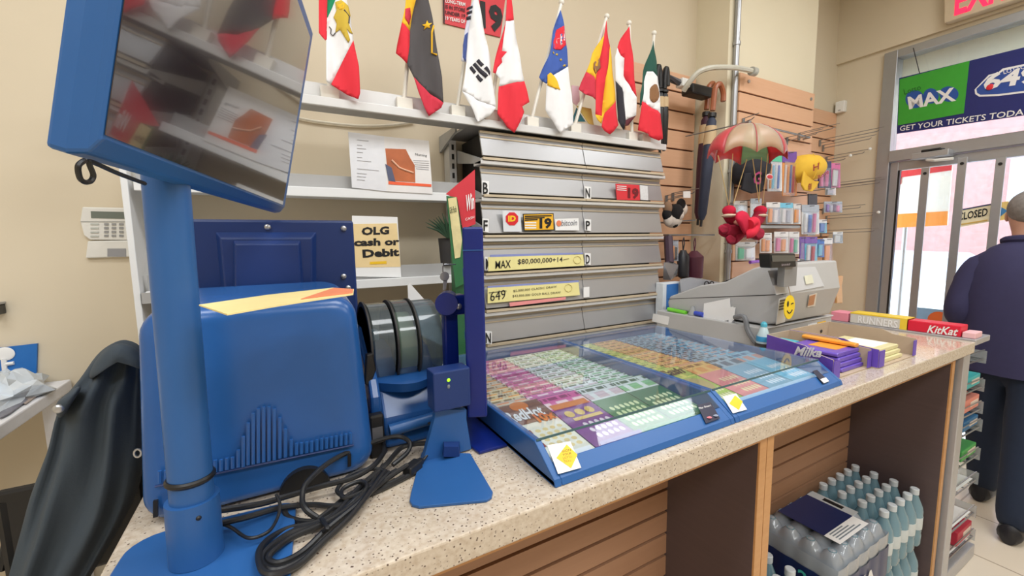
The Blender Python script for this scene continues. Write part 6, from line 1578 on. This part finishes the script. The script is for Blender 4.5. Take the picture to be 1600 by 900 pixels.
MB().tube([wf(6+17*math.cos(a), 586+15*math.sin(a)) for a in [-.2+k*.33 for k in range(13)]], .007, 6).build('symbol_wheel', M_white, t)
t = thing('wall_bracket', 'small black bracket on the wall at the left picture edge', 'bracket', PY(0, 482, 2.29))
MB().box(PY(-10, 482, 2.28).x, PY(5, 482, 2.28).x, 2.25, 2.2995, PY(0, 491, 2.28).z, PY(0, 476, 2.28).z).build('body', M_black, t, bevel=.003)
MB().box(PY(-10, 482, 2.28).x, PY(6, 482, 2.28).x, 2.24, 2.2995, PY(0, 475, 2.28).z, PY(0, 472, 2.28).z).build('top_plate', M_alu, t)

# ================================================================ person at the door
def skin_mesh(verts, edges):
    me = bpy.data.meshes.new('s'); me.from_pydata([W(v[:3]) for v in verts], [], edges) if 0 else None
    me = bpy.data.meshes.new('s'); me.from_pydata([W(v[0]) for v in verts], edges, [])
    o = bpy.data.objects.new('s', me); COL.objects.link(o)
    md = o.modifiers.new('skin', 'SKIN'); md.use_smooth_shade = True
    for i, v in enumerate(verts):
        r = v[1]; r = r if isinstance(r, tuple) else (r, r)
        me.skin_vertices[0].data[i].radius = (r[0]*U, r[1]*U); me.skin_vertices[0].data[i].use_root = (i == 0)
    o.modifiers.new('sub', 'SUBSURF').levels = 2
    dg = bpy.context.evaluated_depsgraph_get(); m2 = bpy.data.meshes.new_from_object(o.evaluated_get(dg))
    bpy.data.objects.remove(o); return m2
V = []; Ed = []
def nd(p, r, par=None):
    V.append((Vector(p), r)); i = len(V)-1
    if par is not None: Ed.append((par, i))
    return i
pel = nd((4.18, .75, .76), (.17, .13)); sp1 = nd((4.17, .75, 1.0), (.165, .125), pel); ch = nd((4.18, .755, 1.27), (.18, .13), sp1)
nk0 = nd((4.2, .76, 1.42), .10, ch); nk = nd((4.22, .765, 1.52), .062, nk0); hb = nd((4.235, .77, 1.60), .085, nk); hm = nd((4.235, .77, 1.69), .108, hb); ht = nd((4.235, .77, 1.765), .08, hm)
for s, hipx, kx, ax2, ty in ((1, 4.2, 4.33, 4.36, .865), (-1, 4.16, 4.06, 3.90, .63)):
    yc2 = .75+s*.1
    hp = nd((hipx, yc2, .66), .145, pel); kn = nd((kx, ty, .2), .12, hp); an = nd((ax2, ty, -.25), .085, kn); nd((ax2+.14, ty+s*.01, -.325), .045, an)
    sh_ = nd((4.18, .745+s*.18, 1.35), .085, ch); el = nd((4.12, .745+s*.255, 1.02), .07, sh_); wr = nd((4.36, .745+s*.23, .93), .045, el); pm = nd((4.43, .76+s*.23, .92), (.04, .03), wr)
    for k in range(4):
        f1 = nd((4.48, .76+s*(.255-.018*k), .925-.004*abs(k-1.5)), .012, pm); f2 = nd((4.52-.005*abs(k-1.2), .76+s*(.25-.018*k), .90), .011, f1); nd((4.525-.005*abs(k-1.2), .76+s*(.248-.018*k), .87), .010, f2)
    t1 = nd((4.44, .76+s*.19, .935), .014, pm); nd((4.48, .76+s*.17, .925), .012, t1)
me = skin_mesh(V, Ed)
per = thing('person', 'person in a navy jacket and dark trousers seen from behind at the door', 'person', (4.18, .75, ZF))
org = ORG[per.name]
M_skin = mat('skin', (206, 158, 136), .55); M_jkt = mat('navy_jacket', (54, 52, 88), .85, var=.05, bump=.15); M_trs = mat('dark_trousers', (28, 40, 62), .85, var=.05); M_hair = mat('grey_hair', (134, 128, 124), .8, var=.2, scale=60, bump=.4)
for m in (M_skin, M_jkt, M_trs): me.materials.append(m)
zn, zw = W((0, 0, 1.475)).z, W((0, 0, .70)).z
for p in me.polygons:
    c = p.center; p.use_smooth = True
    arm_hand = c.x > W((4.345, 0, 0)).x and c.z > W((0, 0, .82)).z and c.z < W((0, 0, 1.05)).z
    p.material_index = 0 if (c.z > zn or arm_hand) else (1 if c.z > zw else 2)
me.transform(Matrix.Translation(-org))
bo = bpy.data.objects.new('body', me); COL.objects.link(bo); bo.parent = per; ORG[bo.name] = org
def ell(cx, cy_, z, rx, ry, n=28, fold=0, ph=0): return [Vector((cx+(rx+fold*math.sin(5*a+ph))*math.cos(a), cy_+(ry+fold*math.sin(7*a+ph))*math.sin(a), z)) for a in [2*PI*k/n for k in range(n)]]
MB().loft([ell(4.2, .765, 1.50, .085, .09), ell(4.19, .765, 1.46, .12, .15), ell(4.18, .752, 1.40, .15, .215), ell(4.175, .75, 1.30, .18, .25, fold=.004), ell(4.165, .757, 1.15, .19, .275, fold=.006, ph=1), ell(4.165, .755, .95, .19, .265, fold=.008, ph=2), ell(4.175, .752, .75, .20, .26, fold=.008, ph=3), ell(4.175, .752, .64, .19, .25, fold=.006, ph=3)]).build('jacket', M_jkt, per, True, angle=70)
for s in (1, -1):
    MB().tube(smooth_path([(4.18, .74+s*.13, 1.38), (4.17, .74+s*.205, 1.31), (4.13, .74+s*.245, 1.17), (4.11, .74+s*.262, 1.02), (4.2, .745+s*.25, .965), (4.36, .745+s*.23, .93)], 5), [.085]*4+[.095]*5+[.09]*6+[.085]*6+[.075]*5, 14).build('sleeve', M_jkt, per, True)
MB().tube([Vector((4.21+.085*math.cos(a), .765+.095*math.sin(a), 1.50-.02*math.cos(a))) for a in [2*PI*k/20 for k in range(20)]]+[Vector((4.295, .765, 1.48))], .022, 8).build('collar', M_jkt, per, True)
# head details
hc_ = Vector((4.24, .755, 1.685))
MB().ball(hc_+Vector((-.02, 0, .03)), (.125, .112, .115), 20, 14).build('hair', M_hair, per, True)
for s in (1, -1): MB().ball(hc_+Vector((.01, s*.112, -.02)), (.022, .012, .035)).build('ear', M_skin, per, True)
MB().ball(hc_+Vector((.115, 0, -.03)), (.025, .016, .03)).build('nose', M_skin, per, True)
for s in (1, -1): MB().ball(hc_+Vector((.10, s*.04, .0)), (.012, .016, .010)).build('eye', M_white, per, True)
MB().ball(hc_+Vector((.098, 0, -.075)), (.012, .03, .007)).build('mouth', mat('lips', (170, 104, 96), .5), per, True)
for ax2, ty, s in ((4.36, .865, 1), (3.90, .63, -1)):
    prof = []
    for x, w_, h in ((-.07, .035, .09), (-.05, .055, .12), (.0, .06, .125), (.08, .06, .09), (.15, .06, .07), (.2, .045, .055), (.215, .02, .04)):
        prof.append([Vector((ax2+x, ty+w_*math.cos(a), ZF+.002+max(0, h*(.5+.5*math.sin(a))))) for a in [2*PI*k/14 for k in range(14)]])
    MB().loft(prof).build('shoe', mat('shoe_black', (28, 28, 34), .4), per, True)
